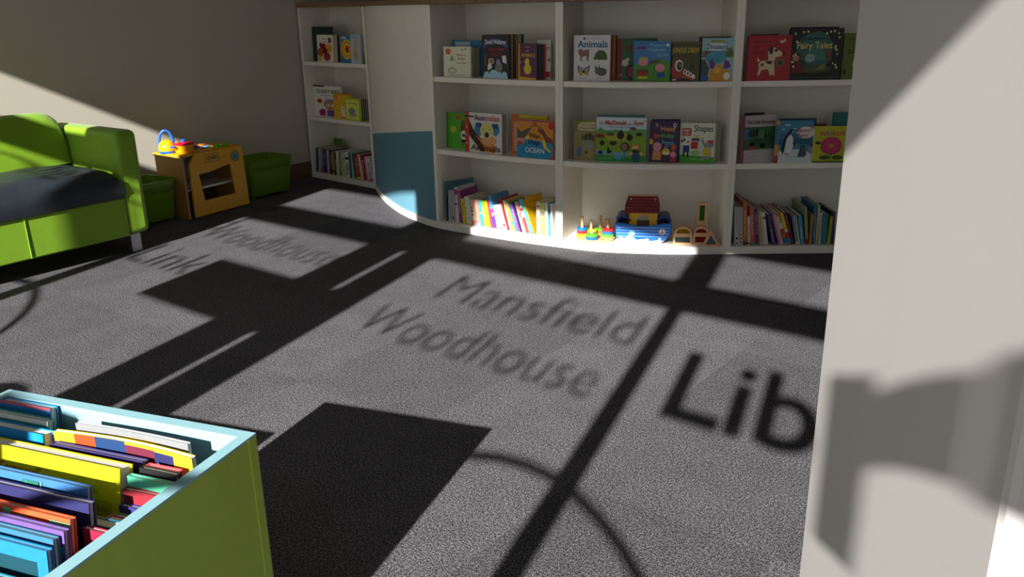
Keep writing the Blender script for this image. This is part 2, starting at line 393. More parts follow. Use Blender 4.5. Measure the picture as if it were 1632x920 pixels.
# ------------------------------------------------------------ bookcases along the curve
FRONT = [(-0.852, 5.342), (-0.817, 5.206), (-0.718, 4.898), (-0.606, 4.636), (-0.506, 4.468), (-0.385, 4.309), (-0.171, 4.141), (0.047, 3.994), (0.226, 3.892),
         (0.42, 3.796), (0.673, 3.744), (0.842, 3.728), (0.976, 3.724), (1.30, 3.716), (1.75, 3.705)]
def crom(pts, k=8):
    out = []
    for i in range(len(pts)-1):
        p0 = Vector(pts[max(0, i-1)]); p1 = Vector(pts[i]); p2 = Vector(pts[i+1]); p3 = Vector(pts[min(len(pts)-1, i+2)])
        for j in range(k):
            t = j/k; out.append(0.5*((2*p1)+(p2-p0)*t+(2*p0-5*p1+4*p2-p3)*t*t+(3*p1-p0-3*p2+p3)*t**3))
    out.append(Vector(pts[-1])); return out
CURVE = crom(FRONT)
def cut(a, b):
    """the part of the front curve between two of its listed points"""
    ia, ib = FRONT.index(a)*8, FRONT.index(b)*8; return CURVE[ia:ib+1]
def inset(pts, d):
    out = []
    for i, p in enumerate(pts):
        a = pts[max(0, i-1)]; b = pts[min(len(pts)-1, i+1)]; e = (b-a).normalized(); out.append(p+Vector((-e.y, e.x))*d)
    return out
def v2(a): r = math.radians(a); return Vector((math.cos(r), math.sin(r)))
def bookcase(arcp, dl, dr, depth_l, depth_r, label, plinth=True):
    arcp = [Vector(p) for p in arcp]; A, B = arcp[0], arcp[-1]; root = thing('bookcase', label, 'bookcase', (A.x, A.y, 0), 0, 'white bookcases along the curved wall')
    off = lambda p: (p.x-A.x, p.y-A.y)
    ql, qr = v2(dl), v2(dr); el = Vector((ql.y, -ql.x)); er = Vector((qr.y, -qr.x)); th = 0.018
    for p, q, e in ((A, ql, el), (B, qr, -er)):
        poly = [p, p+e*th, p+e*th+q*depth_l, p+q*depth_l] if p is A else [p+e*th, p, p+q*depth_r, p+e*th+q*depth_r]
        MB().prism([off(x) for x in poly], 0.0, 1.1, WHITE).build('side_panel', root, bevel=0.0012)
    bl = A+el*th+ql*(depth_l-0.01); br = B-er*th+qr*(depth_r-0.01)
    MB().prism([off(bl), off(br), off(br+qr*0.01), off(bl+ql*0.01)], 0.0, 1.1, WHITE).build('back_panel', root)
    ins = [p for p in inset(arcp, 0.006)]
    ins[0] = A+el*th+ql*0.006; ins[-1] = B-er*th+qr*0.006
    keep = [ins[0]]+[p for p in ins[1:-1] if (p-A).dot((B-A).normalized()) > 0.025 and (B-p).dot((B-A).normalized()) > 0.025]+[ins[-1]]
    poly = [off(p) for p in keep]+[off(br), off(bl)]
    for z0, z1 in ((0.386, 0.41), (0.741, 0.765)):
        MB().prism(poly, z0, z1, WHITE).build('shelf', root, bevel=0.0012)
    full = [off(p) for p in inset(arcp, -0.004)]
    full = full[::1]
    MB().prism(full+[off(B+qr*(depth_r-0.012)-er*0.001), off(A+ql*(depth_l-0.012)+el*0.001)], 0.0, 0.035, WHITE).build('base_board', root, bevel=0.0012)
    return root
b1 = [(-1.352, 5.794), (-0.852, 5.342)]
bookcase(b1, 47.9, 47.9, 0.25, 0.25, 'narrow white bookcase with three shelves in the corner by the left wall')
bookcase(cut((-0.385, 4.309), (0.226, 3.892)), 55.7, 67.0, 0.30, 0.30, 'white bookcase right of the blue panel, holding a long row of leaning bright books')
bookcase(cut((0.226, 3.892), (0.976, 3.724)), 67.0, 90.0, 0.30, 0.28, 'curved white bookcase with the toy ark on its lowest shelf')
bookcase(cut((0.976, 3.724), (1.75, 3.705)), 90.0, 90.0, 0.28, 0.28, 'white bookcase at the right, partly hidden by the pillar')
# rounded white end between the first and second bookcases
ce = [Vector(p) for p in cut((-0.852, 5.342), (-0.385, 4.309))]
root = thing('curved_end_unit', 'rounded white end panel with a blue lower part between two bookcases', 'panel', (ce[0].x, ce[0].y, 0))
ofs = lambda p: (p.x-ce[0].x, p.y-ce[0].y)
pin = inset(ce, 0.006); pin2 = inset(ce, 0.022)
MB().prism([ofs(p) for p in pin]+[ofs(p) for p in pin2[::-1]], 0.035, 1.1, WHITE).build('panel', root, smooth=True)
pl0 = inset(ce, -0.004)
MB().prism([ofs(p) for p in pl0]+[ofs(ce[-1]+v2(55.7)*0.28), ofs(ce[0]+v2(47.9)*0.24)], 0, 0.035, WHITE).build('base_board', root, bevel=0.0012)
N_ = len(ce); fr = inset(ce, 0.0035); bk = inset(ce, 0.0055); vs = []; fs = []
for i in range(N_):
    zt = height_at(Vector((fr[i].x, fr[i].y, 0)), 214-5*i/(N_-1))
    for p, z in ((fr[i], 0.036), (fr[i], zt), (bk[i], zt), (bk[i], 0.036)): vs.append((*ofs(p), z))
for i in range(N_-1):
    for k in range(4): fs.append((4*i+k, 4*i+(k+1) % 4, 4*i+4+(k+1) % 4, 4*i+4+k))
fs += [(0, 1, 2, 3), (4*N_-4, 4*N_-3, 4*N_-2, 4*N_-1)]
tag(MB().add(vs, fs, SKYB).build('lower_panel', root, smooth=True), 'sky blue lower panel')
# oak worktop over everything
tf = [Vector(b1[0])]+[Vector(p) for p in CURVE]; tf = inset(tf, -0.012)
tb = [Vector((1.75, 3.99)), Vector((1.0, 4.02)), Vector((0.36, 4.18)), Vector((-0.19, 4.56)), Vector((-0.55, 5.7)), Vector((-1.13, 6.0))]
wt = MB().prism([(p.x, p.y) for p in tf+tb], 1.1, 1.126, OAK).build('worktop', None, bevel=0.002)
tag(wt, 'brown oak worktop running over the tops of the white bookcases', 'worktop')

# ------------------------------------------------------------ sofa
def soft(mb, name, parent, bev, seg=4): 
    o = mb.build(name, parent, bevel=bev, seg=seg, smooth=True); return o
sofa = thing('sofa', 'lime green two seat sofa with dark navy seat cushion by the left wall', 'sofa', (-1.735, 4.006, 0), math.radians(54.5))
for x0 in (-0.108, -1.14):
    soft(MB().box(x0, x0+0.108, -0.005, 0.62, 0.088, 0.575, LIME_FAB), 'armrest', sofa, 0.03, 5)
bs = soft(MB().box(-1.034, -0.106, 0.0, 0.6, 0.085, 0.272, LIME_FAB), 'base', sofa, 0.008, 3)
MB().tube([(-0.57, -0.003, 0.09), (-0.57, -0.002, 0.268)], 0.0018, LIME_FAB).build('seam', bs)
for x0, x1 in ((-0.57, -0.112), (-1.03, -0.572)):
    mb = MB(); nx = 10; nz = 10; vs = []; fs = []
    prof = [(0.40, 0.40), (0.405, 0.50), (0.425, 0.58), (0.45, 0.625), (0.49, 0.645), (0.55, 0.64), (0.60, 0.60), (0.615, 0.50), (0.62, 0.27)]
    # rounded upper corner towards the arm
    xs = [x0, x0+0.01, x0+0.04, (x0+x1)/2, x1-0.09, x1-0.045, x1-0.018, x1-0.004, x1]
    dz = [0.02, 0.006, 0.0, 0.0, 0.0, 0.008, 0.028, 0.06, 0.10] if x1 > -0.3 else [0.10, 0.05, 0.01, 0, 0, 0, 0, 0.006, 0.02]
    for x, d in zip(xs, dz):
        for y, z in prof:
            k = max(0, (z-0.45)/0.19); vs.append((x, y+(0.01 if d > 0.05 else 0), z-d*k))
    m_ = len(prof)
    for i in range(len(xs)-1):
        for j in range(m_-1): fs.append((i*m_+j, i*m_+j+1, (i+1)*m_+j+1, (i+1)*m_+j))
    fs.append(list(range(m_))); fs.append([(len(xs)-1)*m_+j for j in range(m_)][::-1])
    o = mb.add(vs, fs, LIME_FAB).build('back_cushion', sofa, bevel=0.004, smooth=True)
# one broad domed seat cushion
vs = []; fs = []; nx, ny = 25, 13
for i in range(nx):
    for j in range(ny):
        s_ = i/(nx-1); t_ = j/(ny-1); ex = min(1, min(s_, 1-s_)*9); ey = min(1, min(t_*1.0, 1)*7+0.0)
        dome = 0.018*math.sin(math.pi*s_)**0.5 if 0 < s_ < 1 else 0
        z = 0.352+0.052*(1-(1-ex)**2)**0.5*(1-(1-min(1, ey))**2)**0.5+dome*min(1, ey)*0.6+0.0035*math.sin(s_*23)*math.sin(t_*5)*min(1, ey)
        if t_ > 0.75: z -= 0.012*(t_-0.75)/0.25
        vs.append((-1.028+0.916*s_, -0.012+0.47*t_, z))
n0 = len(vs)
for i in range(nx-1):
    for j in range(ny-1): fs.append((i*ny+j, (i+1)*ny+j, (i+1)*ny+j+1, i*ny+j+1))
ring = [i*ny for i in range(nx)]+[(nx-1)*ny+j for j in range(1, ny)]+[i*ny+ny-1 for i in range(nx-2, -1, -1)]+[j for j in range(ny-2, 0, -1)]
for k in ring: x, y, z = vs[k]; vs.append((x, y-(0.006 if y < 0 else 0), 0.31))
for k in ring: x, y, z = vs[k]; vs.append((x, y+(0.004 if y < 0 else 0), 0.27))
L_ = len(ring)
for k in range(L_):
    a, b = ring[k], ring[(k+1) % L_]; fs.append((b, a, n0+k, n0+(k+1) % L_)); fs.append((n0+(k+1) % L_, n0+k, n0+L_+k, n0+L_+(k+1) % L_))
fs.append([n0+L_+k for k in range(L_)])
sc_ = MB().add(vs, fs, NAVY_FAB).build('seat_cushion', sofa, smooth=True)
tag(sc_, 'dark navy seat cushion')
for x in (-0.10, -1.10):
    for y in (0.015, 0.53):
        MB().box(x, x+0.052, y, y+0.05, 0, 0.09, CHROME).build('leg', sofa, bevel=0.004)

# ------------------------------------------------------------ toy oven
YEL = mat('yellow_board', '#e0a21c', 0.45, noise=0.04, nscale=25); YELD = wood_mat('birch_ply', '#a8783c', '#bb8c4e', 12)
ov = thing('toy_oven', 'yellow wooden toy oven marked oven, standing between two green tubs', 'toy oven', (-1.736, 4.605, 0), math.radians(59.7))
W_ = 0.395
out = [(0, 0.006), (W_, 0.006), (W_-0.012, 0.352), (0.052, 0.352), (0.004, 0.298)]
hole = [(0.075, 0.085), (0.075+0.205, 0.085), (0.30, 0.255), (0.185, 0.262), (0.165, 0.245), (0.055, 0.240)]
hole = [(0.078, 0.087), (0.300, 0.087), (0.284, 0.262), (0.130, 0.238), (0.058, 0.238)]
mb = MB(); no, nh = len(out), len(hole)
for y in (0.0, 0.014):
    pts = [(x, y, z) for x, z in out]+[(x, y, z) for x, z in hole]
    fs = [(0, 1, 6, 5), (1, 2, 7, 6), (2, 3, 8, 7), (3, 4, 9, 8), (4, 0, 5, 9)]
    mb.add(pts, fs if y == 0 else [f[::-1] for f in fs], YEL)
for ring_, fl_ in ((out, 1), (hole, -1)):
    k = len(ring_); vs = [(x, y, z) for y in (0, 0.014) for x, z in ring_]
    mb.add(vs, [(i, (i+1) % k, k+(i+1) % k, k+i)[::fl_] for i in range(k)], YEL)
fp = mb.build('front_panel', ov, bevel=0.002)
printed('oven_label', [('p', [(0.112, 0.292), (0.212, 0.292), (0.212, 0.338), (0.112, 0.338)], '#2b2410'), ('p', [(0.1145, 0.2945), (0.2095, 0.2945), (0.2095, 0.3355), (0.1145, 0.3355)], '#dba325'),
                       T('oven', 0.126, 0.303, 0.198, 0.326, '#20242a', 0.01)], 1, 1, -0.0002, fp, to=lambda x, z, a: (x, a, z))
printed('round_sticker', [E(0.325, 0.300, 0.031, 0.031, '#2a2a2c', 24), E(0.325, 0.300, 0.028, 0.028, '#a98f3e', 24), E(0.325, 0.298, 0.018, 0.018, '#2f8cc0', 20), E(0.322, 0.300, 0.007, 0.010, '#2a6c9c'), E(0.325, 0.321, 0.004, 0.003, '#3a9fd0')], 1, 1, -0.0002, fp, to=lambda x, z, a: (x, a, z))
MB().box(-0.034, 0.375, 0.004+0.012, 0.245, 0.340, 0.356, YEL).build('hob_top', ov, bevel=0.004)
MB().box(-0.030, -0.016, 0.018, 0.235, 0.0, 0.340, YELD).build('side_panel', ov, bevel=0.001)
MB().box(0.352, 0.366, 0.018, 0.235, 0.0, 0.340, YELD).build('side_panel', ov, bevel=0.001)
MB().box(-0.015, 0.351, 0.05, 0.22, 0.145, 0.155, WHITE).build('inner_shelf', ov)
MB().box(-0.015, 0.351, 0.222, 0.232, 0.15, 0.338, mat('grey_board', '#8a8f98', 0.6, noise=0.03)).build('back_panel', ov)
MB().box(-0.015, 0.351, 0.222, 0.232, 0.0, 0.144, SKIRT).build('lower_back_panel', ov)
KB = mat('toy_blue', '#1e5ec8', 0.3, noise=0.02); KY = mat('toy_yellow', '#f5a80c', 0.3, noise=0.02); KR = mat('toy_red', '#e01e38', 0.3, noise=0.02); KG = mat('toy_green', '#5fc21c', 0.3, noise=0.02)
for x in (0.245, 0.300):
    MB().lathe([(0.019, 0), (0.020, 0.004), (0.019, 0.014), (0.016, 0.017)], KG, 20, Matrix.Translation((x, 0.05, 0.356))).build('control_knob', ov, smooth=True)
for x, y in ((0.06, 0.09), (0.06, 0.19), (0.19, 0.14)):
    MB().lathe([(0.042, 0), (0.042, 0.0012), (0.034, 0.0012), (0.034, 0.0006)], VINYL, 28, Matrix.Translation((x, y, 0.356))).build('hob_ring', ov)
def onoven(x, y, z=0.3565):
    a = math.radians(59.7); return (-1.736+x*math.cos(a)-y*math.sin(a), 4.605+x*math.sin(a)+y*math.cos(a), z)
k = thing('toy_kettle', 'yellow plastic toy kettle with a blue arched handle on the toy oven', 'toy kettle', onoven(-0.002, 0.155))
tag(MB().lathe([(0.044, 0), (0.046, 0.004), (0.045, 0.012)], KB, 28).build('base_ring', k, smooth=True), 'blue base ring')
MB().lathe([(0.044, 0.0122), (0.046, 0.02), (0.043, 0.04), (0.034, 0.058), (0.020, 0.068), (0.008, 0.071)], KY, 28).build('body', k, smooth=True)
MB().tube([(0.036, 0.0, 0.028), (0.052, 0, 0.042), (0.060, 0, 0.056)], [0.012, 0.009, 0.007], KY, 12).build('spout', k, smooth=True)
a_ = math.radians(59.7)
hp = [(-0.035*math.cos(t), 0, 0.055+0.066*math.sin(t)) for t in [math.pi*i/14 for i in range(15)]]
hp = [(-0.036, 0, 0.030)]+hp+[(0.036, 0, 0.030)]
tag(MB().tube(hp, 0.0072, KB, 10, Matrix.Rotation(math.radians(15), 4, 'Z')).build('handle', k, smooth=True), 'blue arched handle')
p_ = thing('toy_saucepan', 'yellow toy saucepan with a red lid and blue knob on the toy oven', 'toy saucepan', onoven(0.045, 0.075))
MB().lathe([(0.042, 0), (0.048, 0.006), (0.051, 0.040), (0.053, 0.043)], KY, 30).build('pan_body', p_, smooth=True)
tag(MB().lathe([(0.056, 0.0435), (0.057, 0.047), (0.050, 0.052), (0.020, 0.057), (0.006, 0.058)], KR, 30).build('lid', p_, smooth=True), 'red lid')
tag(MB().lathe([(0.010, 0.0585), (0.014, 0.063), (0.014, 0.069), (0.009, 0.072)], KB, 18).build('lid_knob', p_, smooth=True), 'blue lid knob')
for sx in (-1, 1):
    MB().box(-0.016, 0.016, 0.0, 0.022, 0.033, 0.043, KB if sx < 0 else KR, Matrix.Rotation(math.radians(-32 if sx < 0 else 30), 4, 'Z') @ Matrix.Translation((0, sx*0.060-(0.022 if sx < 0 else 0), 0))).build('side_handle', p_, bevel=0.004, smooth=True)
s_ = thing('toy_spatula', 'blue plastic toy spatula lying on the toy oven beside the saucepan', 'toy utensil', onoven(0.115, 0.13), math.radians(35))
MB().box(-0.01, 0.065, -0.006, 0.006, 0.006, 0.015, KB).build('handle', s_, bevel=0.003, smooth=True)
MB().box(0.066, 0.118, -0.02, 0.02, 0.006, 0.012, mat('toy_pale_blue', '#7fb4f0', 0.2, noise=0.02)).build('blade', s_, bevel=0.003, smooth=True)
s2 = thing('toy_ladle', 'orange and blue toy ladle lying across the back of the toy oven', 'toy utensil', onoven(0.10, 0.185), math.radians(48))
MB().tube([(0.0, 0, 0.007), (0.06, 0, 0.010), (0.11, 0, 0.007)], 0.005, KB, 8).build('handle', s2, smooth=True)
MB().lathe([(0.006, 0.0), (0.018, 0.003), (0.022, 0.012), (0.022, 0.014)], mat('toy_orange', '#f07818', 0.3, noise=0.02), 20, Matrix.Translation((0.134, 0, 0))).build('bowl', s2, smooth=True)

# ------------------------------------------------------------ green tubs
TUB = translucent_mat('green_tub', '#8cae34', 0.42)
def tub(label, loc, rz):
    r = thing('storage_tub', label, 'storage tub', loc, rz, 'green tubs by the toy oven')
    L, D, H, i = 0.35, 0.26, 0.232, 0.022
    def rr(inx, z, rad=0.03):
        pts = []
        for cx, cy, a0 in ((L-inx-rad, inx+rad, -90), (L-inx-rad, D-inx-rad, 0), (inx+rad, D-inx-rad, 90), (inx+rad, inx+rad, 180)):
            for k in range(5): a = math.radians(a0+k*22.5); pts.append((cx+rad*math.cos(a), cy+rad*math.sin(a), z))
        return pts
    rings = [rr(i+0.004, 0.018), rr(i, 0.024), rr(i-0.014, H-0.03), rr(i-0.016, H-0.028), rr(i-0.016, H-0.01), rr(0, H-0.008), rr(0, H), rr(i-0.012, H), rr(i-0.010, H-0.03), rr(i+0.003, 0.027)]
    vs = [p for g in rings for p in g]; n = 20; fs = []
    for k in range(len(rings)-1):
        for j in range(n): fs.append((k*n+j, k*n+(j+1) % n, (k+1)*n+(j+1) % n, (k+1)*n+j))
    fs.append(list(range(n))[::-1]); fs.append([(len(rings)-1)*n+j for j in range(n)])
    MB().add(vs, fs, TUB).build('tub_body', r, smooth=True)
    mb = MB()
    for q in range(17): mb.box(0.03+q*0.017, 0.037+q*0.017, 0.003, 0.008, 0.168, 0.196, TUB)
    mb.build('rib_band', r)
    for x in (0.045, L-0.045):
        for y in (0.055, D-0.055): MB().lathe([(0.012, 0), (0.014, 0.002), (0.014, 0.018)], TUB, 14, Matrix.Translation((x, y, 0))).build('foot', r)
    return r
tub('green translucent storage tub right of the toy oven, against the left wall', (-1.533, 5.016, 0), math.radians(57))
tub('green translucent storage tub squeezed between the sofa arm and toy oven', (-1.988, 4.298, 0), math.radians(58))
tq = thing('cloth_bundle', 'pale crumpled cloth lying inside the green tub right of the toy oven', 'cloth', (-1.533, 5.016, 0), math.radians(57))
vs = []; fs = []; random.seed(4); nn = 14
for i in range(nn):
    for j in range(8):
        x = 0.06+0.23*i/(nn-1); y = 0.06+0.14*j/7; e = max(0.0, math.sin(math.pi*i/(nn-1))*math.sin(math.pi*j/7))
        vs.append((x, y, 0.04+0.11*e**0.5+random.uniform(-0.006, 0.006)))
for i in range(nn-1):
    for j in range(7): fs.append((i*8+j, (i+1)*8+j, (i+1)*8+j+1, i*8+j+1))
o = MB().add(vs, fs, mat('pale_cloth', '#9fae70', 0.9, noise=0.1)).build('folds', tq, smooth=True)
md = o.modifiers.new('s', 'SOLIDIFY'); md.thickness = 0.004

# ------------------------------------------------------------ picture books shown cover-out
def stack_behind(bay, lv, xl, xr, ytop, sl, sr, cols, word, t=0.012, dx=4.0, dy=0.3, group='books standing behind the cover-out books'):
    """books behind a cover-out book, each shifted a little to the right"""
    for i, (c, cw) in enumerate(cols):
        k = i+1
        shelf_book(bay, lv, xl+dx*k, xr+dx*k, ytop+dy*k, sl+(t+0.0015)*k, sr+(t+0.0015)*k, t, c, f'{cw} book behind {word}', group=group)
# corner bookcase, top shelf
shelf_book(1, 2, 500, 533, 43, 0.07, 0.07, 0.012, '#12301f', 'dark green book at the back of the corner bookcase top shelf', art=[T('Forest', .2, .75, .8, .88, '#2f5a3a')])
shelf_book(1, 2, 507, 532, 55.6, 0.03, 0.03, 0.03, '#e8dfd2', 'cream board book of autumn leaves in front of the dark green book', spine='#3a1512', art=[
    E(.2, .35, .2, .17, '#b5521c'), E(.6, .2, .22, .16, '#9c2f1e'), E(.75, .5, .2, .16, '#d9962b'), E(.35, .62, .2, .14, '#8f1f28'), E(.8, .8, .12, .1, '#5d3324'), E(.15, .12, .13, .1, '#c9a83a'), E(.5, .42, .14, .11, '#5f1d1a'),
    R(.28, .68, .74, .93, '#efe6da'), T('Autumn', .32, .82, .7, .9, '#6d2f1f'), T('Leaves', .36, .71, .66, .79, '#6d2f1f')])
stack_behind(1, 2, 509, 532, 56, 0.06, 0.06, [('#241412', 'dark brown'), ('#6e1b1e', 'dark red')], 'the autumn leaves book', t=0.02, dx=5)
shelf_book(1, 2, 544.5, 563, 57, 0.05, 0.04, 0.012, '#2f7fae', 'blue book with concentric yellow and orange rings, corner bookcase top shelf', art=[
    E(.5, .5, .48, .38, '#e0c62a'), E(.5, .5, .38, .3, '#e88a1c'), E(.52, .5, .28, .22, '#e6d43c'), E(.54, .5, .18, .15, '#d8431e'), E(.55, .5, .09, .07, '#5a2a7a'), R(.1, .9, .5, .96, '#cfe0ea')])
shelf_book(1, 2, 560, 576, 54.6, 0.03, 0.02, 0.012, '#b7c3cf', 'pale grey blue bunny book beside the ringed blue book', art=[E(.5, .3, .22, .2, '#c2a27c'), E(.5, .55, .16, .12, '#cdb08a'), E(.42, .72, .05, .13, '#c2a27c'), E(.6, .72, .05, .13, '#c2a27c'), T('Bunny', .2, .87, .8, .95, '#5a86b0')])
# corner bookcase, middle shelf
shelf_book(1, 1, 502, 546, 137, 0.05, 0.05, 0.01, '#e6e2da', 'white book titled Quirky Bird in the corner bookcase', art=[
    R(0, .955, .4, 1, '#2a1d3a'), T('QUIRKY BIRD', .1, .74, .95, .88, '#1f6b3a', .02), T('a noisy little tale', .25, .67, .85, .71, '#555555'), E(.22, .5, .09, .07, '#c9252e'),
    E(.6, .42, .24, .17, '#8d86b5'), E(.6, .36, .2, .15, '#c98a52'), E(.52, .38, .05, .04, '#ffffff'), E(.68, .38, .05, .04, '#ffffff'), E(.52, .38, .02, .018, '#111111'), E(.68, .38, .02, .018, '#111111'), P([(.56, .34), (.64, .34), (.6, .28)], '#e07a1f'),
    P([(.2, .03), (.4, .03), (.42, .2), (.3, .26), (.18, .18)], '#b0246b'), R(.48, .03, .74, .22, '#6b3f9c')])
shelf_book(1, 1, 533, 561, 149.5, 0.03, 0.03, 0.01, '#e3b21f', 'yellow orange book with a white pot, leaning beside the bird book', art=[E(.15, .85, .13, .09, '#e8851c'), R(.42, .2, .85, .5, '#e9dfc8'), E(.63, .12, .22, .09, '#d4477a'), E(.63, .15, .18, .05, '#f0e4d0'), T('Pip', .5, .35, .78, .45, '#c05018'), R(0, .95, 1, 1, '#d9831a')])
shelf_book(1, 1, 551, 575, 157, 0.015, 0.015, 0.012, '#a9c62a', 'lime bordered board book with a little grey animal, corner bookcase', art=[R(.08, .07, .92, .93, '#d8de62'), E(.45, .42, .22, .16, '#8c8f96'), E(.64, .3, .11, .1, '#a5a7ab'), R(.3, .14, .36, .3, '#7a7c82'), R(.5, .14, .56, .28, '#7a7c82'), T('counting', .2, .72, .8, .82, '#8a8f20')])
stack_behind(1, 1, 552, 575, 157, 0.028, 0.028, [('#3c4a2c', 'olive green'), ('#2b3330', 'dark grey'), ('#6c7a70', 'grey green')], 'the lime bordered board book', t=0.014, dx=3.2)
# second bookcase, top shelf
shelf_book(3, 2, 721, 768, 64, 0.10, 0.10, 0.012, '#1f6f95', 'teal blue book at the back, behind the cream baby book', art=[R(.12, .55, .62, .95, '#9fb9c4'), E(.75, .2, .15, .12, '#143c50')])
shelf_book(3, 2, 707.6, 750.5, 74.5, 0.03, 0.03, 0.012, '#dfe0cc', 'cream board book with an orange round sticker and red lettering', art=[
    E(.18, .84, .1, .1, '#d8552a'), P([(.3, .75), (.24, .52), (.34, .56)], '#7d7a60'), P([(.32, .74), (.42, .52), (.36, .56)], '#8d8a70'), E(.32, .2, .16, .1, '#8f8c78'), E(.32, .2, .13, .08, '#d9d8c2'), P([(.24, .26), (.27, .36), (.3, .27)], '#8f8c78'), P([(.34, .27), (.38, .36), (.4, .25)], '#8f8c78'),
    T('Baby is', .5, .68, .82, .76, '#c0452e'), T('the Best', .52, .57, .8, .65, '#c0452e'), T('in the forest', .5, .44, .84, .5, '#c0452e'), R(.48, .34, .84, .345, '#8fb0c8'), E(.7, .9, .06, .05, '#c9c49a'), E(.82, .93, .04, .04, '#b9b488'), T('a touch and feel book', .2, .05, .8, .09, '#777766')])
stack_behind(3, 2, 709, 750, 75.5, 0.042, 0.042, [('#a8a48c', 'buff'), ('#8e897a', 'grey buff'), ('#a59c92', 'pale taupe')], 'the cream board book', t=0.014, dx=4.2)
shelf_book(3, 2, 768.5, 811, 55.6, 0.02, 0.02, 0.01, '#15131a', 'black book with a white ribbon title and two animals on an ice floe', art=[
    P([(.03, .74), (.12, .82), (.3, .9), (.5, .92), (.72, .89), (.88, .82), (.97, .74), (.92, .68), (.8, .76), (.5, .82), (.22, .77), (.1, .68)], '#3c4f8c'), T('David Walliams', .12, .79, .9, .89, '#e9edf6', .01),
    T('THE FIRST HIPPO', .2, .62, .82, .7, '#9c1f35', .02), T('ON THE MOON', .3, .51, .74, .59, '#9c1f35', .02), P([(.03, 0), (.97, 0), (.93, .14), (.7, .2), (.4, .2), (.1, .14)], '#a9cfe8'), E(.35, .4, .11, .07, '#d8c8ba'), E(.36, .4, .08, .05, '#8b6b5a'), E(.3, .28, .08, .07, '#e4e4e4'), E(.25, .24, .03, .06, '#e4e4e4'),
    E(.64, .26, .14, .12, '#767c7c'), E(.62, .39, .08, .06, '#7d84ae'), P([(.78, .38), (.94, .34), (.9, .54), (.76, .52)], '#dfe3ea'), R(.12, .3, .17, .55, '#9c4a50'), P([(.28, .1), (.34, .19), (.24, .19)], '#22252c'), P([(.76, .1), (.82, .19), (.7, .19)], '#22252c')])
stack_behind(3, 2, 770, 811, 55.4, 0.032, 0.032, [('#9a8676', 'tan'), ('#5a1f1c', 'maroon'), ('#93993a', 'olive'), ('#b9a7a0', 'pinkish grey'), ('#2a2222', 'black')], 'the black ice floe book', t=0.013, dx=4.3, dy=-0.2)
shelf_book(3, 2, 856, 877, 64, 0.07, 0.07, 0.01, '#cfcabb', 'white book lettered Oops at the back against the upright', art=[T('Oops', .2, .72, .95, .86, '#3a2a20'), R(.5, .05, 1, .2, '#b02a2a'), E(.9, .5, .06, .05, '#222222')])
shelf_book(3, 2, 826, 855, 69.5, 0.015, 0.015, 0.008, '#5b1c4c', 'purple book titled Animals with a yellow duckling', spine='#d9892a', art=[
    R(0, 0, .09, 1, '#d9892a'), P([(0, 0), (1, 0), (.95, .045), (.09, .085)], '#e0a32a'), T('Noisy', .38, .88, .62, .92, '#d8cfe0'), T('touch', .42, .78, .58, .83, '#d8cfe0'), T('ANIMALS', .16, .63, .93, .73, '#d7a62c', .03), E(.52, .3, .2, .15, '#d9c22c'), E(.5, .5, .12, .1, '#dcc832'), P([(.38, .52), (.3, .49), (.39, .47)], '#e07c1e'), R(.46, .07, .5, .17, '#c9442a'), R(.58, .07, .62, .17, '#c9442a'), E(.14, .48, .03, .04, '#7fa8d8')])
stack_behind(3, 2, 827, 855, 70, 0.025, 0.025, [('#2d5a66', 'teal'), ('#6a1822', 'wine red'), ('#a04048', 'rose'), ('#6b4a38', 'brown'), ('#7c2024', 'brick red')], 'the purple duckling book', t=0.011, dx=4.6)
# second bookcase, middle shelf
shelf_book(3, 1, 712.5, 748, 180.5, 0.07, 0.05, 0.01, '#47a51f', 'bright green book of a child in a football shirt, beside the koala book', art=[R(0, 0, .05, 1, '#2f7a14'), T('T  ME  T', .12, .82, .98, .95, '#b8642a', .02), E(.3, .54, .14, .1, '#a8c23c'), E(.78, .7, .14, .12, '#1f6a3c'), E(.78, .58, .15, .14, '#6a4630'), E(.78, .4, .14, .13, '#e8e8e4'), T('M', .7, .34, .86, .45, '#151515', .03), R(.68, .2, .88, .28, '#1c1c1c'), R(.7, .1, .74, .2, '#6a4630'), R(.84, .1, .88, .2, '#6a4630')])
shelf_book(3, 1, 742, 800, 180.5, 0.02, 0.015, 0.045, '#ddd8d4', 'thick white board book titled Australian Animals with a koala', spine='#b5261f', pages=mat('grey_page_edges', '#aaa29c', 0.8, noise=0.06, nscale=300), art=[
    R(0, 0, .11, 1, '#c2301f'), P([(.11, .82), (.22, .6), (.42, .38), (.62, .2), (.7, .03), (.42, .03), (.3, .2), (.11, .42)], '#3f1a17'), P([(.28, .45), (.5, .3), (.68, .3), (.82, .2), (.82, .02), (.55, .02), (.5, .18)], '#d37a26'), E(.66, .32, .2, .13, '#e0a06a'),
    P([(.28, .72), (.4, .76), (.5, .7), (.48, .55), (.42, .42), (.3, .48), (.26, .6)], '#2a7fae'), P([(.72, .72), (.8, .76), (.93, .7), (.94, .55), (.84, .44), (.76, .5)], '#2a7fae'), P([(.3, .75), (.44, .76), (.48, .66), (.36, .62)], '#174f7c'), P([(.74, .74), (.9, .76), (.9, .64), (.78, .64)], '#174f7c'),
    E(.6, .56, .18, .2, '#d8cc7c', 24), E(.6, .46, .06, .07, '#1e1418'), E(.5, .6, .015, .015, '#222222'), E(.68, .6, .015, .015, '#222222'),
    R(0, .88, .24, .92, '#2a2350'), T('Australian', .26, .81, .95, .95, '#c2582a', .01), T('Austr', .26, .81, .585, .95, '#2f6f96', .01), T('Animals', .16, .05, .97, .2, '#3d2a26', .01), T('c', .03, .6, .08, .66, '#e8c0b0'), T('b', .03, .4, .08, .47, '#e8c0b0'), T('a', .03, .2, .08, .25, '#e8c0b0')])
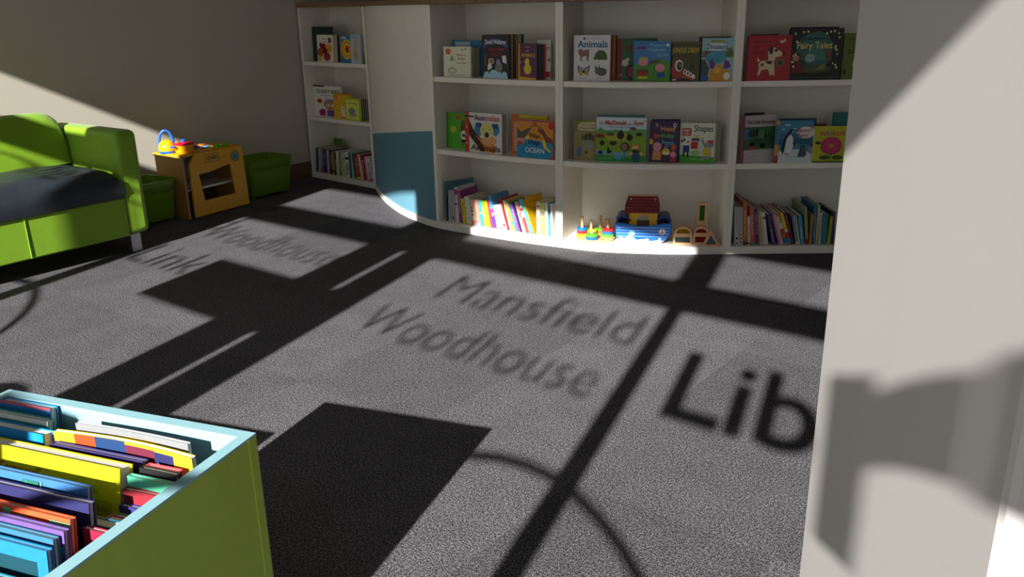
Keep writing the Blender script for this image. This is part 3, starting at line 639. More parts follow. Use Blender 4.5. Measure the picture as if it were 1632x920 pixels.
shelf_book(3, 1, 816, 872, 184, 0.06, 0.06, 0.012, '#c9641f', 'orange and yellow book standing behind the ocean flap book', art=[R(.2, .9, 1, 1, '#c9b81c'), R(.02, .1, .1, .9, '#e07a2a')])
fo = shelf_book(3, 1, 824, 880.5, 191, 0.012, 0.004, 0.012, '#d98620', 'orange and blue spiral bound book titled Flip Flap Ocean', spine='#b5242c', art=[
    R(0, 0, 1, .47, '#1687b8'), P([(0, .76), (.12, .66), (.25, .74), (.42, .8), (.3, .62), (.18, .48), (0, .5)], '#4f4f3c'), P([(.18, .48), (.38, .6), (.34, .5)], '#d7c9a0'), P([(.6, .78), (.66, .82), (.74, .76), (.84, .6), (1, .52), (1, .4), (.82, .44), (.72, .62), (.62, .68), (.58, .72)], '#7a3a2c'), E(.66, .79, .04, .04, '#8e5a46'),
    E(.1, .41, .12, .1, '#d88a7a'), P([(.7, .46), (.78, .5), (.86, .3), (.98, .2), (.92, .18), (.76, .3)], '#e8c23c'), E(.96, .86, .08, .09, '#c01f2c'), P([(.9, 0), (1, 0), (1, .12)], '#c4262c'), T('Axel', .45, .88, .56, .93, '#4a3320'), T('Scheffler', .4, .82, .62, .87, '#4a3320'),
    T('Flip', .36, .5, .64, .64, '#2a1a24', .01), T('Flap', .34, .32, .66, .47, '#1b2a50', .01), T('OCEAN', .24, .14, .78, .27, '#e8eef2', .01), T('life', .04, .33, .16, .43, '#5a2a34'), R(.02, .955, 1, .985, '#8a3a80')])
mb = MB(); 
for i in range(16): mb.tube([(-0.007+0.009*math.cos(a), 0.006-0.010*math.sin(a), 0.028+i*0.0085) for a in [j*math.pi/4 for j in range(9)]], 0.0016, mat('white_wire', '#e2e0da', 0.4, noise=0.02), 6)
tag(mb.build('spiral_binding', fo), 'white spiral binding')
# third bookcase, top shelf
shelf_book(4, 2, 914, 971.5, 56, 0.03, 0.015, 0.010, '#d9dade', 'white board book titled Animals with four photographed animals', art=[
    E(.29, .925, .035, .028, '#8f2030'), T('my first book of', .36, .91, .8, .94, '#555560'), T('Animals', .1, .73, .93, .88, '#17618e', .02),
    P([(.13, .69), (.22, .7), (.26, .66), (.42, .7), (.42, .55), (.4, .44), (.36, .44), (.35, .55), (.24, .53), (.22, .43), (.18, .43), (.19, .54), (.13, .6)], '#87675a'), P([(.54, .47), (.6, .6), (.7, .68), (.84, .66), (.92, .56), (.92, .46)], '#46602c'), E(.6, .5, .05, .04, '#5a7438'),
    P([(.1, .34), (.25, .28), (.28, .22), (.3, .28), (.46, .35), (.42, .22), (.38, .12), (.28, .18), (.2, .11), (.15, .18)], '#2c2a2c'), P([(.14, .31), (.25, .26), (.24, .2), (.18, .2)], '#a9a9b0'), P([(.43, .32), (.31, .26), (.32, .2), (.38, .2)], '#a9a9b0'), E(.21, .17, .05, .04, '#c89a2c'), E(.36, .17, .05, .04, '#c89a2c'),
    E(.78, .2, .14, .09, '#54565c'), E(.66, .22, .07, .07, '#62646a'), P([(.6, .26), (.58, .36), (.65, .28)], '#4a4c52'), P([(.68, .27), (.7, .37), (.74, .27)], '#4a4c52'), T('cow', .24, .4, .31, .42, '#666666'), T('frog', .68, .4, .78, .43, '#666666'), T('butterfly', .18, .04, .36, .07, '#4a4a90'), T('rabbit', .66, .04, .8, .07, '#666666')])
stack_behind(4, 2, 916, 971.5, 56, 0.031, 0.016, [('#8f1d1a', 'dark red'), ('#c05a20', 'orange'), ('#a98a2a', 'mustard'), ('#15241a', 'blackish green')], 'the white Animals board book', t=0.010, dx=2.6, dy=0.1)
shelf_book(4, 2, 983, 1046, 61, 0.05, 0.07, 0.010, '#2f6644', 'green book titled Tractor standing behind the garden book', spine='#8c1c1a', art=[
    R(0, 0, .1, 1, '#8c1c1a'), T('TRACTOR', .18, .66, .98, .82, '#8a1f1c', .02), E(.42, .2, .2, .19, '#141816', 24), E(.42, .2, .16, .15, '#b23034', 24), E(.2, .42, .08, .08, '#cfc8b8'), E(.26, .5, .05, .04, '#cfc8b8'), R(.12, .36, .16, .44, '#cfc8b8'), E(.1, .12, .02, .02, '#d8e0a0')])
shelf_book(4, 2, 1007.5, 1067, 65.5, 0.018, 0.0, 0.008, '#3d7bb6', 'blue and green board book titled Vegetable Garden with pink figures', art=[
    R(0, 0, .04, 1, '#2d5f96'), P([(.04, 0), (1, 0), (1, .48), (.7, .56), (.45, .42), (.2, .4), (.04, .42)], '#4d8f2c'), P([(.4, .42), (.5, .52), (.72, .55), (.66, .46)], '#5d4630'), R(.1, .8, .34, .86, '#7a2a50'), T("Peppa's", .46, .85, .84, .94, '#9fd0ee'), T('Vegetable', .42, .73, .88, .83, '#9fd0ee'), T('Garden', .64, .63, .94, .71, '#9fd0ee'),
    E(.92, .9, .045, .04, '#e8e8e8'), R(.12, .14, .42, .24, '#a8222a'), P([(.1, .24), (.44, .24), (.4, .3), (.14, .3)], '#5a4a2a'), E(.22, .09, .07, .035, '#d8c22c'), E(.35, .09, .07, .035, '#d8c22c'), E(.28, .48, .13, .1, '#d98a9c'), E(.3, .56, .12, .05, '#bfa45c'), E(.74, .34, .13, .1, '#d98a9c'), R(.66, .1, .86, .22, '#27489c'), R(.56, .16, .58, .36, '#7a4a2c')])
shelf_book(4, 2, 1059, 1100, 68, 0.05, 0.045, 0.010, '#7a1f1c', 'dark red book standing behind the jungle book')
shelf_book(4, 2, 1068.5, 1114, 67, 0.015, 0.010, 0.010, '#4a4a28', 'olive green book titled Jungle Crew with a red parrot', art=[
    R(0, 0, .06, 1, '#2c2a1c'), T('JUNGLE CREW', .02, .69, .96, .86, '#c9aa22', .02), E(.22, .3, .2, .26, '#a8321f'), E(.38, .58, .06, .06, '#8c2018'), E(.28, .4, .14, .15, '#e4ded2'), E(.3, .39, .1, .11, '#20201c'), E(.32, .4, .05, .06, '#6c7a3a'), P([(.42, .28), (.9, .12), (.8, .02), (.4, .1)], '#b5442a'),
    E(.5, .24, .06, .07, '#ece6da'), E(.6, .2, .06, .07, '#ece6da'), E(.7, .16, .06, .07, '#ece6da'), E(.8, .12, .05, .06, '#ece6da'), E(.5, .24, .03, .04, '#4a4a28'), E(.6, .2, .03, .04, '#4a4a28'), E(.7, .16, .03, .04, '#4a4a28'), P([(.62, .3), (.72, .5), (.82, .3)], '#2c3a1c'), R(.2, .02, .7, .06, '#1f1d18'), R(.05, .02, .2, .05, '#e0dace')])
shelf_book(4, 2, 1111, 1160, 58.5, 0.045, 0.035, 0.014, '#1c1a20', 'black book standing behind the dinosaur book')
shelf_book(4, 2, 1116, 1166.5, 60.5, 0.012, 0.012, 0.008, '#8fb4bc', 'colourful book titled Dinosaurs with blue lake and purple dinosaurs', art=[
    R(.28, .9, .7, .955, '#8f9c3a'), R(0, .62, 1, .7, '#5f8c96'), P([(0, .55), (.12, .72), (.25, .7), (.42, .6), (.4, .56)], '#7a4c30'), P([(.7, .56), (.82, .74), (.9, .8), (1, .68), (1, .56)], '#55683c'), E(.45, .55, .32, .14, '#3f93b0'), E(.3, .62, .12, .03, '#5aa0b8'), P([(0, 0), (0, .5), (.12, .5), (.26, .3), (.22, .12), (.3, 0)], '#3c4a50'),
    P([(.2, 0), (.3, .12), (.25, .2), (.42, .3), (.6, .42), (.7, .3), (.9, .24), (.96, 0)], '#c98c22'), P([(.28, .3), (.24, .46), (.34, .52), (.44, .4), (.42, .28)], '#6a2f80'), P([(.7, .3), (.74, .5), (.86, .46), (.94, .34), (.86, .3)], '#6a2f80'), E(.5, .26, .12, .08, '#dca63a'), R(0, .02, .2, .12, '#1f5fae'),
    E(.46, .795, .34, .09, '#c9dbe0'), T('Dinosaurs', .16, .745, .8, .86, '#1d3c74', .02), E(.82, .12, .1, .09, '#e2e2de'), T('press', .77, .12, .87, .14, '#777777')])
# third bookcase, middle shelf
shelf_book(4, 1, 913, 948.5, 191.7, 0.035, 0.03, 0.008, '#8f8a50', 'woodland coloured book lettered Peep Inside beside the farm book', art=[
    R(0, 0, .03, 1, '#5a5c2c'), R(0, .72, 1, 1, '#7c8044'), P([(.16, .78), (.3, .94), (1, .96), (1, .74), (.3, .74)], '#c9c09a'), T('Peter Rabbit', .36, .85, .98, .91, '#8c6a4a'), T('A Peep-Inside', .2, .76, .98, .83, '#4a3a2a', .01), E(.7, .56, .24, .12, '#5e5038'), E(.68, .38, .26, .14, '#8f8f7c'), R(.4, .5, .44, .66, '#2f281c'), R(.56, .5, .6, .66, '#2f281c'), R(.72, .5, .76, .66, '#2f281c'),
    E(.28, .22, .11, .13, '#4a6f9c'), E(.26, .4, .07, .07, '#a07a52'), E(.22, .5, .02, .08, '#a07a52'), E(.7, .18, .2, .08, '#a5904c'), E(.6, .2, .06, .04, '#4a3a24')])
shelf_book(4, 1, 951, 1026, 183.5, 0.045, 0.05, 0.010, '#4f8088', 'teal book peeping up behind the farm book')
shelf_book(4, 1, 948, 1028.5, 187.5, 0.02, 0.0, 0.009, '#a9c8d4', 'wide farm book titled Old MacDonald had a Farm', spine='#b5402c', art=[
    R(0, 0, .015, 1, '#b5402c'), R(.015, .8, 1, 1, '#cfdbe2'), R(.015, .7, 1, .82, '#b9d2dd'), P([(.015, .68), (.1, .78), (.2, .7), (.4, .72), (.6, .7), (.8, .75), (1, .74), (1, .5), (.015, .5)], '#5f9c50'), P([(.015, 0), (.015, .66), (.3, .64), (.62, .66), (1, .58), (1, 0)], '#7f9f2c'), P([(.15, .62), (.6, .66), (.7, .5), (.3, .46)], '#a8a83a'),
    P([(.015, 0), (1, 0), (1, .14), (.5, .1), (.015, .16)], '#2f8c44'), P([(.015, .14), (.3, .17), (.6, .12), (.7, .2), (.3, .22), (.015, .26)], '#6aa8c8'), E(.46, .1, .08, .05, '#3f9cd8'), T('Old', .08, .83, .17, .89, '#8c4a80', .01), T('MacDonald', .2, .83, .6, .93, '#b03028', .03), T('had a', .62, .83, .74, .88, '#8c4a80', .01), T('Farm', .76, .83, .94, .93, '#b03028', .03), T('search for the animals', .28, .765, .72, .8, '#666688'),
    E(.3, .62, .08, .035, '#5a4a42'), E(.5, .6, .07, .09, '#221e18'), P([(.46, .66), (.52, .74), (.55, .64)], '#221e18'), E(.68, .55, .06, .07, '#1c2018'), P([(.64, .6), (.64, .67), (.68, .62)], '#1c2018'), E(.86, .63, .06, .04, '#2c2618'), E(.14, .42, .05, .06, '#2a2418'), E(.36, .42, .07, .05, '#231f16'), E(.11, .2, .05, .04, '#231f16'), P([(.24, .22), (.26, .36), (.29, .26), (.34, .24), (.32, .19), (.25, .18)], '#1f1c14'),
    E(.59, .34, .09, .1, '#3c2f28', 24), E(.585, .34, .065, .075, '#8a6a5a', 24), R(.57, .04, .59, .24, '#7a80a8'), E(.1, .58, .09, .05, '#7c3230'), E(.74, .76, .06, .035, '#8a2c2c'), E(.8, .36, .08, .05, '#c9822c'), E(.8, .32, .06, .06, '#d8a884'), E(.8, .25, .07, .05, '#3c2c24'), R(.74, .06, .88, .22, '#28506c'), R(.77, .0, .8, .06, '#28506c'), R(.83, .0, .86, .06, '#28506c'), E(.72, .2, .04, .03, '#d8a884'), E(.92, .2, .04, .03, '#d8a884'), T('A Listening Book', .06, .05, .34, .09, '#a8d8a0'), E(.97, .93, .02, .025, '#d8a83a')])
shelf_book(4, 1, 1037, 1082, 190.5, 0.035, 0.045, 0.008, '#23202c', 'black book with a pale edge standing behind the birthday book')
shelf_book(4, 1, 1034, 1080, 193, 0.015, 0.005, 0.012, '#3a1f4a', 'dark purple board book titled Happy Birthday with a yellow cake', pages=mat('dull_page_edges', '#8d9c70', 0.8, noise=0.1, nscale=200), art=[
    R(.1, .82, .36, .88, '#54306c'), E(.24, .9, .05, .04, '#b07a90'), E(.85, .9, .05, .05, '#e8e8e4'), E(.85, .9, .025, .03, '#26203a'), T('Happy', .38, .74, .88, .87, '#d89a3a', .03), T('a', .5, .76, .58, .84, '#c04a7a', .03), T('Birthday', .14, .57, .86, .7, '#5aa04a', .03), T('Bir', .14, .57, .38, .7, '#b03040', .03), T('Peppa', .42, .4, .86, .54, '#4a9ab0', .03),
    E(.06, .5, .07, .07, '#c9b22a'), E(.27, .38, .15, .11, '#d9899c'), P([(.1, .06), (.42, .06), (.4, .28), (.14, .28)], '#c98a5a'), E(.58, .26, .14, .08, '#d8b838'), R(.46, .2, .7, .25, '#e8dfa8'), E(.84, .38, .08, .08, '#c85c2a'), E(.83, .2, .1, .08, '#d9899c'), P([(.72, .03), (.96, .03), (.9, .13), (.78, .13)], '#b52a30'), R(.53, .34, .55, .4, '#d8d8d8'), R(.6, .34, .62, .4, '#d8d8d8')])
shelf_book(4, 1, 1082, 1137, 196.5, 0.02, 0.008, 0.010, '#d4d9c6', 'white and green board book titled Shapes with a grey elephant', art=[
    P([(0, 0), (1, 0), (1, .16), (0, .21)], '#3f9a2a'), T('Shapes', .4, .74, .94, .95, '#232a24', .01), R(.06, .68, .32, .87, '#b0202c'), T('BABY', .09, .78, .29, .84, '#e8d8c8', .02), T('LULU', .11, .71, .27, .76, '#e8d8c8', .02), E(.17, .52, .13, .13, '#e2e2da'), E(.12, .58, .035, .04, '#161616'), E(.24, .53, .03, .03, '#b03040'), E(.06, .54, .03, .03, '#161616'), R(.1, .26, .28, .44, '#1c3470'), R(.1, .16, .15, .26, '#111317'), R(.22, .14, .27, .26, '#111317'),
    E(.46, .66, .07, .05, '#d8b83a'), R(.34, .56, .56, .62, '#3a2468'), R(.33, .36, .52, .54, '#b0252a'), P([(.7, .5), (.66, .62), (.64, .66), (.62, .54), (.7, .42), (.94, .4), (.98, .5), (.9, .56)], '#86868c'), P([(.76, .56), (.98, .6), (.94, .48)], '#c0392a'), P([(.66, .2), (.9, .2), (.88, .4), (.7, .4)], '#c9b22c'), E(.46, .26, .15, .06, '#8fb878'), E(.78, .15, .14, .04, '#8e8e92'), T('Puddle & Max', .32, .08, .72, .12, '#c8dca8')])
stack_behind(4, 1, 1084, 1137, 196, 0.030, 0.018, [('#b9b9a2', 'stone grey'), ('#8d9578', 'sage'), ('#a7a08c', 'sand')], 'the Shapes board book', t=0.012, dx=3.0, dy=-0.2)
# fourth bookcase, top shelf
shelf_book(5, 2, 1192, 1236, 54.5, 0.05, 0.04, 0.008, '#5e1414', 'dark maroon book standing behind the dog book')
shelf_book(5, 2, 1187, 1257.5, 56.5, 0.015, 0.008, 0.008, '#a31f2a', 'red book with a white spotted dog titled Where is my dog', art=[
    R(0, 0, .04, 1, '#6c1418'), T("Where's", .15, .84, .52, .9, '#4a1014'), T('Mr', .17, .72, .3, .78, '#4a1014'), T('Dog?', .15, .58, .42, .68, '#4a1014'), P([(.28, .38), (.3, .28), (.27, .12), (.31, .12), (.36, .24), (.5, .26), (.56, .12), (.6, .12), (.6, .26), (.62, .12), (.66, .12), (.64, .34), (.62, .46), (.54, .46), (.34, .44)], '#cfc09c'), P([(.5, .46), (.48, .62), (.52, .74), (.62, .74), (.74, .66), (.82, .62), (.78, .54), (.66, .52), (.64, .44)], '#cfc09c'),
    P([(.52, .6), (.48, .7), (.54, .76), (.6, .74), (.58, .58)], '#3f1a18'), E(.66, .67, .035, .035, '#151515'), E(.83, .61, .03, .035, '#2a1010'), P([(.26, .42), (.24, .52), (.27, .5), (.32, .44)], '#cfc09c'), P([(.42, .44), (.6, .44), (.56, .36), (.48, .38)], '#4a1c1a'), P([(.34, .38), (.4, .4), (.38, .32), (.33, .33)], '#2f1c1a'), E(.76, .4, .105, .1, '#9c5a34', 24), E(.76, .4, .075, .072, '#5c6a3c', 24), E(.76, .4, .04, .04, '#1f3a2c'), E(.78, .86, .05, .03, '#d8c8a8'), E(.84, .89, .02, .03, '#d8c8a8')])
shelf_book(5, 2, 1256, 1330, 43, 0.05, 0.045, 0.016, '#0c0c10', 'black book standing behind the fairy tale book')
lights = []
random.seed(11)
for cx, cz in ((.1, .9), (.25, .93), (.33, .94), (.68, .9), (.75, .93), (.82, .94), (.9, .9), (.92, .82), (.85, .62), (.88, .58), (.9, .5), (.86, .66), (.83, .32), (.9, .24), (.88, .29), (.08, .48), (.07, .36), (.09, .27), (.12, .5), (.13, .75)):
    lights.append(E(cx, cz, .012+random.random()*.012, .024, '#d8cf90', 8))
shelf_book(5, 2, 1254, 1338.5, 45, 0.012, 0.008, 0.016, '#17171b', 'dark book titled Fairy Tales with string lights and a red hooded child', art=[
    P([(.2, .3), (.12, .5), (.2, .8), (.35, .9), (.55, .95), (.7, .88), (.82, .7), (.8, .4), (.7, .3)], '#37625e'), P([(.3, .35), (.4, .7), (.6, .7), (.7, .4)], '#47756c'), E(.2, .3, .12, .12, '#3a2a30'), E(.5, .22, .3, .08, '#46502f'), E(.14, .44, .09, .1, '#5f2420'), E(.14, .43, .06, .06, '#a87c64'), P([(.06, .14), (.3, .14), (.24, .34), (.1, .36)], '#6c2026'), E(.74, .5, .06, .08, '#6e4420'), P([(.5, .2), (.62, .3), (.72, .34), (.68, .2)], '#6c7040'),
    T('My first book of', .22, .76, .72, .84, '#2c4a48', .02), T('Fairy Tales', .14, .57, .8, .74, '#d2c46c', .01), E(.4, .43, .09, .08, '#8fa6a8'), T('touch', .35, .43, .45, .46, '#33464c'), R(.04, .05, .96, .055, '#6c6c74'), R(0, 0, .03, 1, '#0f0f12')]+lights)
shelf_book(5, 2, 1340, 1392, 52.5, 0.02, 0.02, 0.01, '#5c7024', "green book titled Where's Mrs Zebra half hidden by the pillar", art=[T("Where's", .12, .84, .6, .91, '#1c200c'), T('Mrs', .3, .7, .55, .77, '#1c200c'), T('Zebra?', .12, .56, .6, .65, '#1c200c'), E(.42, .34, .1, .16, '#d8d4c4'), E(.4, .36, .03, .12, '#1a1a16'), E(.08, .16, .04, .06, '#20280e')])
# fourth bookcase, middle shelf
shelf_book(5, 1, 1183, 1214, 180, 0.08, 0.09, 0.008, '#3f3a38', 'dark grey book at the back left of the penguin book')
shelf_book(5, 1, 1181, 1233, 184, 0.012, 0.055, 0.010, '#b9b4b4', 'white and green picture book at the left, turned beside the penguin book', spine='#a02440', art=[
    R(.05, .28, 1, .76, '#3d6a4c'), P([(.05, .5), (.05, .74), (.2, .7), (.16, .5)], '#3f7fae'), E(.3, .62, .14, .08, '#2c4a34'), E(.6, .6, .16, .1, '#54805a'), E(.5, .44, .2, .08, '#2a5636'), E(.8, .5, .14, .14, '#31563c'), E(.3, .4, .08, .05, '#1b241c'), E(.62, .36, .1, .05, '#182018'), E(.3, .32, .14, .04, '#9c4a48'), R(.4, .56, .46, .72, '#1c2a20'), R(.66, .5, .7, .68, '#1c2a20'),
    T('Ten Little Dinosaurs', .12, .82, .95, .9, '#5c2230', .01), T('a counting book', .14, .12, .5, .15, '#77777c'), R(0, 0, .045, 1, '#a02440')])
shelf_book(5, 1, 1238, 1296, 189, 0.05, 0.05, 0.010, '#2c4a5c', 'dark blue book standing behind the penguin book')
shelf_book(5, 1, 1233, 1292, 192.5, 0.012, 0.012, 0.010, '#3b7fa0', 'blue picture book lettered Brrrr with a penguin on the ice', spine='#c98a2c', art=[
    R(0, .28, .06, 1, '#2f6f94'), R(0, .9, .1, 1, '#c9944c'), R(0, .0, .1, .18, '#b0303c'), R(0, .18, .1, .44, '#cf9438'), R(.1, .56, 1, .7, '#2c6c90'), R(.1, .44, 1, .58, '#1f5a74'), P([(.1, 0), (1, 0), (1, .2), (.72, .34), (.1, .28)], '#c5d2d8'), P([(.62, .14), (.68, .42), (.8, .42), (.86, .2), (.8, .14)], '#3c4a54'), E(.36, .46, .13, .22, '#d9dde0', 20), P([(.16, .36), (.24, .6), (.34, .74), (.42, .76), (.4, .7), (.3, .58), (.26, .34), (.22, .2), (.2, .24)], '#14181f'),
    E(.4, .76, .05, .04, '#14181f'), E(.44, .74, .015, .012, '#e8e8e8'), P([(.48, .52), (.54, .42), (.52, .4), (.47, .46)], '#14181f'), R(.26, .2, .38, .225, '#b5683a'), E(.8, .72, .24, .14, '#d9d2cc'), T('Brrrr!', .58, .72, .96, .82, '#8c2a34', .02), T('Brrr', .58, .6, .88, .7, '#8c2a34', .02), E(.3, .9, .08, .02, '#a8c4d0'), E(.5, .82, .06, .015, '#a8c4d0'), E(.2, .8, .05, .015, '#a8c4d0'), T('a cold day out', .3, .13, .7, .16, '#456070'), P([(.92, .42), (1, .46), (1, .38)], '#16202a')])
shelf_book(5, 1, 1322, 1380, 179, 0.10, 0.10, 0.010, '#1f6c62', 'teal green book at the back by the pillar', art=[R(.45, .5, .47, .9, '#5aa090'), E(.9, .7, .06, .08, '#c9b83a')])
shelf_book(5, 1, 1291, 1312, 197, 0.06, 0.06, 0.008, '#7a3c34', 'brown book standing behind the yellow flower book')
shelf_book(5, 1, 1287, 1347, 201.5, 0.012, 0.004, 0.010, '#b5b412', 'yellow board book titled Words with a big pink flower', spine='#8c6c90', art=[
    R(0, 0, .1, 1, '#8f7a98'), R(.1, 0, 1, .05, '#4c6a1c'), R(.1, 0, .12, 1, '#c9c878'), T('WORDS', .24, .74, .92, .86, '#c4522c', .03), T('O', .4, .745, .5, .855, '#4a9ab0', .03), T('R', .53, .745, .62, .855, '#7a9a4c', .03), T('my book of', .42, .9, .72, .93, '#8a8a2c')]+
    [E(.58+.2*math.cos(a), .47+.17*math.sin(a), .09, .075, '#b02a5c', 10) for a in [i*math.pi/8 for i in range(16)]]+[E(.58, .47, .19, .16, '#b8305f', 24), E(.58, .47, .08, .07, '#c06a38', 16), E(.58, .47, .045, .04, '#9c8a2c', 16), R(.57, .05, .59, .3, '#2c5018'), E(.42, .15, .14, .06, '#2c5018'), E(.76, .15, .14, .06, '#2c5018'), E(.22, .55, .07, .04, '#2a2a14')])

# ------------------------------------------------------------ rows of spines on the lowest shelves
shelf_book(1, 0, 512, 548, 219, 0.20, 0.17, 0.008, '#8a8a3c', 'tall green and yellow book at the back left of the corner shelf row', art=[R(0, .8, 1, 1, '#5f7a3c'), R(.2, .6, .8, .78, '#b0a040'), E(.7, .7, .1, .08, '#c07a30')])
spine_row(1, 0, [
    (504.5, 508, 236, -1, '#1c3a3a', 'black teal', []), (508.3, 511.3, 237, -.5, '#cfc8bc', 'off-white', [V('Little Hen', .3, .8, '#444444')]), (511.6, 516, 238, -1, '#8c6a9c', 'lilac', [V('Moon Boat', .2, .8, '#e0d0e8')]), (516.3, 522, 238, -2, '#28306a', 'navy', [V('Night Zoo', .3, .85, '#c8d0f0'), R(0, 0, 1, .08, '#9c2040')]),
    (522.3, 525.5, 240, -2, '#d0b0bc', 'pale pink', []), (525.8, 529.5, 239, -2, '#302c5c', 'indigo', [V('Sleepy', .3, .8, '#d8c870')]), (529.8, 533.5, 242, -2, '#b08a3c', 'brown yellow', [R(0, .1, 1, .2, '#50301c')]), (533.8, 536.5, 243, -2, '#1f1f24', 'black', [V('Owl', .2, .7, '#e0e0e0')]), (536.8, 541, 241, -2, '#dcd8cc', 'white', []),
    (541.3, 545, 243, -2, '#6fa02c', 'green', [V('The Pond', .2, .8, '#e8f0c8')]), (545.3, 552, 244, -2, '#c9c9bc', 'stone', [V('Story Time', .2, .8, '#5c5c58')]), (552.3, 557.5, 242, -3, '#e0e0dc', 'zebra lettered white', [V('ZEBRA', .1, .6, '#101010', bold=.03), R(0, .7, 1, .8, '#181818')]), (557.8, 561.5, 244, -3, '#3f6a54', 'forest green', []),
    (561.8, 565, 244, -3, '#a8c8b8', 'mint', [V('Frog', .3, .8, '#2c5c48')]), (565.3, 569, 245, -5, '#2c5c6c', 'petrol blue', []), (569.3, 576, 247, -7, '#b8321f', 'red', [V('Dragon Tale', .2, .8, '#f0c8a0'), R(0, 0, 1, .07, '#e0c040')]), (576.3, 580, 247, -7, '#d8c8a8', 'cream', []), (580.3, 585.5, 248, -7, '#8c1c3c', 'crimson', [V('Rosie', .3, .8, '#f0d0d8')]),
    (585.8, 588.5, 250, -6, '#d8a0b0', 'pink', []), (588.8, 594.5, 251, -6, '#dcd0d0', 'black and white', [V('KITTEN', .15, .75, '#181818', bold=.03), R(0, .02, 1, .1, '#a02038')])],
    'corner bookcase bottom row', 'upright books on the corner bookcase lowest shelf', depth=0.14, setb=0.02)
shelf_book(3, 0, 712.5, 757, 287, 0.03, 0.20, 0.006, '#4f7a88', 'large grey blue thin book at the left end, standing at an angle', art=[R(0, 0, 1, .62, '#3f4a50'), T('THE MARSH', .3, .72, .9, .84, '#9fb8c0', .02), R(0, .62, 1, .66, '#8a4a3c')])
spine_row(3, 0, [
    (715, 718, 303, -.5, '#8fb6bc', 'pale teal', []), (718.5, 727, 304, -1, '#a59c9c', 'greyish lilac', [R(.3, .1, .7, .18, '#6c2a5c')]), (727.5, 732, 299, -4, '#d6cdd2', 'white and magenta', [R(0, .8, 1, .95, '#9c2c6c'), R(0, .5, .6, .56, '#181018')]), (732.4, 738, 304, -5, '#8c3c84', 'purple magenta', [V('Secret Garden', .3, .9, '#e8c8e8')]),
    (738.5, 744, 317, -5, '#d8c414', 'yellow', [V('Bees', .3, .8, '#a07810')]), (744.5, 752, 314, -5, '#d5d0c4', 'chalk white', [R(.2, .2, .8, .26, '#b8a890')]), (752.5, 759, 319, -5, '#c9c2b8', 'flowered pale', [E(.5, .7, .3, .04, '#a89a3c'), E(.5, .55, .3, .04, '#7a9a5c'), E(.5, .4, .3, .04, '#b07a50'), R(0, .03, 1, .17, '#c8705c')]),
    (759.5, 766.5, 319, -5, '#d8806c', 'salmon pink', [V('Flower Fairy', .2, .9, '#f0e0d0'), R(0, 0, 1, .12, '#d090c0')]), (767, 771.5, 320, -5, '#38a8b8', 'turquoise', [R(0, .5, 1, .55, '#e0d060')]), (772, 776.5, 321, -6, '#8fc83c', 'lime', [V('Jungle', .3, .8, '#f0f8d0')]), (777, 782, 321, -6, '#e0d21c', 'lemon yellow', [V('Sunny', .3, .8, '#b08c10')]), (782.5, 786, 321, -7, '#d23c5c', 'raspberry', []),
    (786.5, 792, 313, -9, '#5a9cd0', 'sky blue and purple', [R(0, 0, 1, .35, '#5c3c9c'), R(0, .35, 1, .6, '#c0409c'), E(.5, .42, .3, .05, '#e8d860')]), (792.5, 801, 328, -7, '#cde0e4', 'icy white', [V('Snow', .3, .8, '#3cb8c8', bold=.03), R(0, 0, 1, .12, '#e08080')]), (801.5, 808.5, 327, -8, '#e4e0dc', 'bright white', [R(.2, .1, .8, .22, '#c05068')]),
    (809, 812.5, 319, -14, '#b8242c', 'red', []), (813, 817, 321, -12, '#d8cfae', 'cream', [V('Bread', .3, .8, '#9c7c50')]), (817.5, 821, 323, -12, '#e0b83c', 'golden', [R(0, .2, 1, .3, '#3ca090')]), (821.5, 824, 325, -12, '#4a9c8c', 'sea green', []), (824.5, 829.5, 328, -13, '#7c4cc0', 'violet', [V('Fairy', .3, .8, '#d8c8f0')]), (830, 832.5, 325, -12, '#1f1f3c', 'midnight blue', []),
    (833, 838.5, 324, -13, '#d0a0a0', 'pink scribbled', [P([(.2, .2), (.8, .35), (.3, .5), (.8, .65), (.4, .8), (.6, .8), (1, .62), (.5, .48), (1, .35), (.4, .2)], '#8c2c3c')]), (839, 844, 324, -13, '#d84444', 'scarlet and white', [R(0, .5, 1, .7, '#e8e0d8'), E(.5, .85, .4, .05, '#e8e0d8')]), (844.5, 851, 321, -18, '#5fd0b0', 'mint green', [R(0, .8, 1, 1, '#50b8e0'), E(.5, .3, .3, .04, '#e0d050')]), (851.3, 853, 321, -18, '#c9a018', 'gold', [])],
    'sunlit bottom row', 'bright books in the sunlit leaning row', depth=0.15, setb=0.03)
shelf_book(3, 0, 840, 865, 311, 0.035, 0.15, 0.008, '#d2a416', 'deep yellow book leaning open faced at the right of the row', art=[T('Vila and the', .2, .62, .8, .68, '#5c4818'), T('Golden Egg', .25, .5, .75, .57, '#5c4818'), T('tale', .4, .82, .6, .86, '#5c4818')])
spine_row(3, 0, [(855.5, 861.5, 322, -1, '#e2dccc', 'ivory', [R(.2, .85, .8, .9, '#7c6c50')]), (862, 868.5, 323, -1, '#d8d060', 'pale yellow', [R(0, .6, 1, .75, '#8c8c80'), E(.5, .4, .3, .04, '#e0a080')]), (869, 874, 323, -1, '#ddd8cc', 'plain white', []), (874.5, 877.5, 324, -1, '#3c8cc0', 'blue and teal', [R(0, .3, 1, .5, '#40c0a0'), R(0, .7, 1, .8, '#283c8c')]), (878, 881, 325, -1, '#d8d4cc', 'grey white', [])],
    'sunlit row end', 'upright books at the right end of the sunlit row', depth=0.15, setb=0.03)
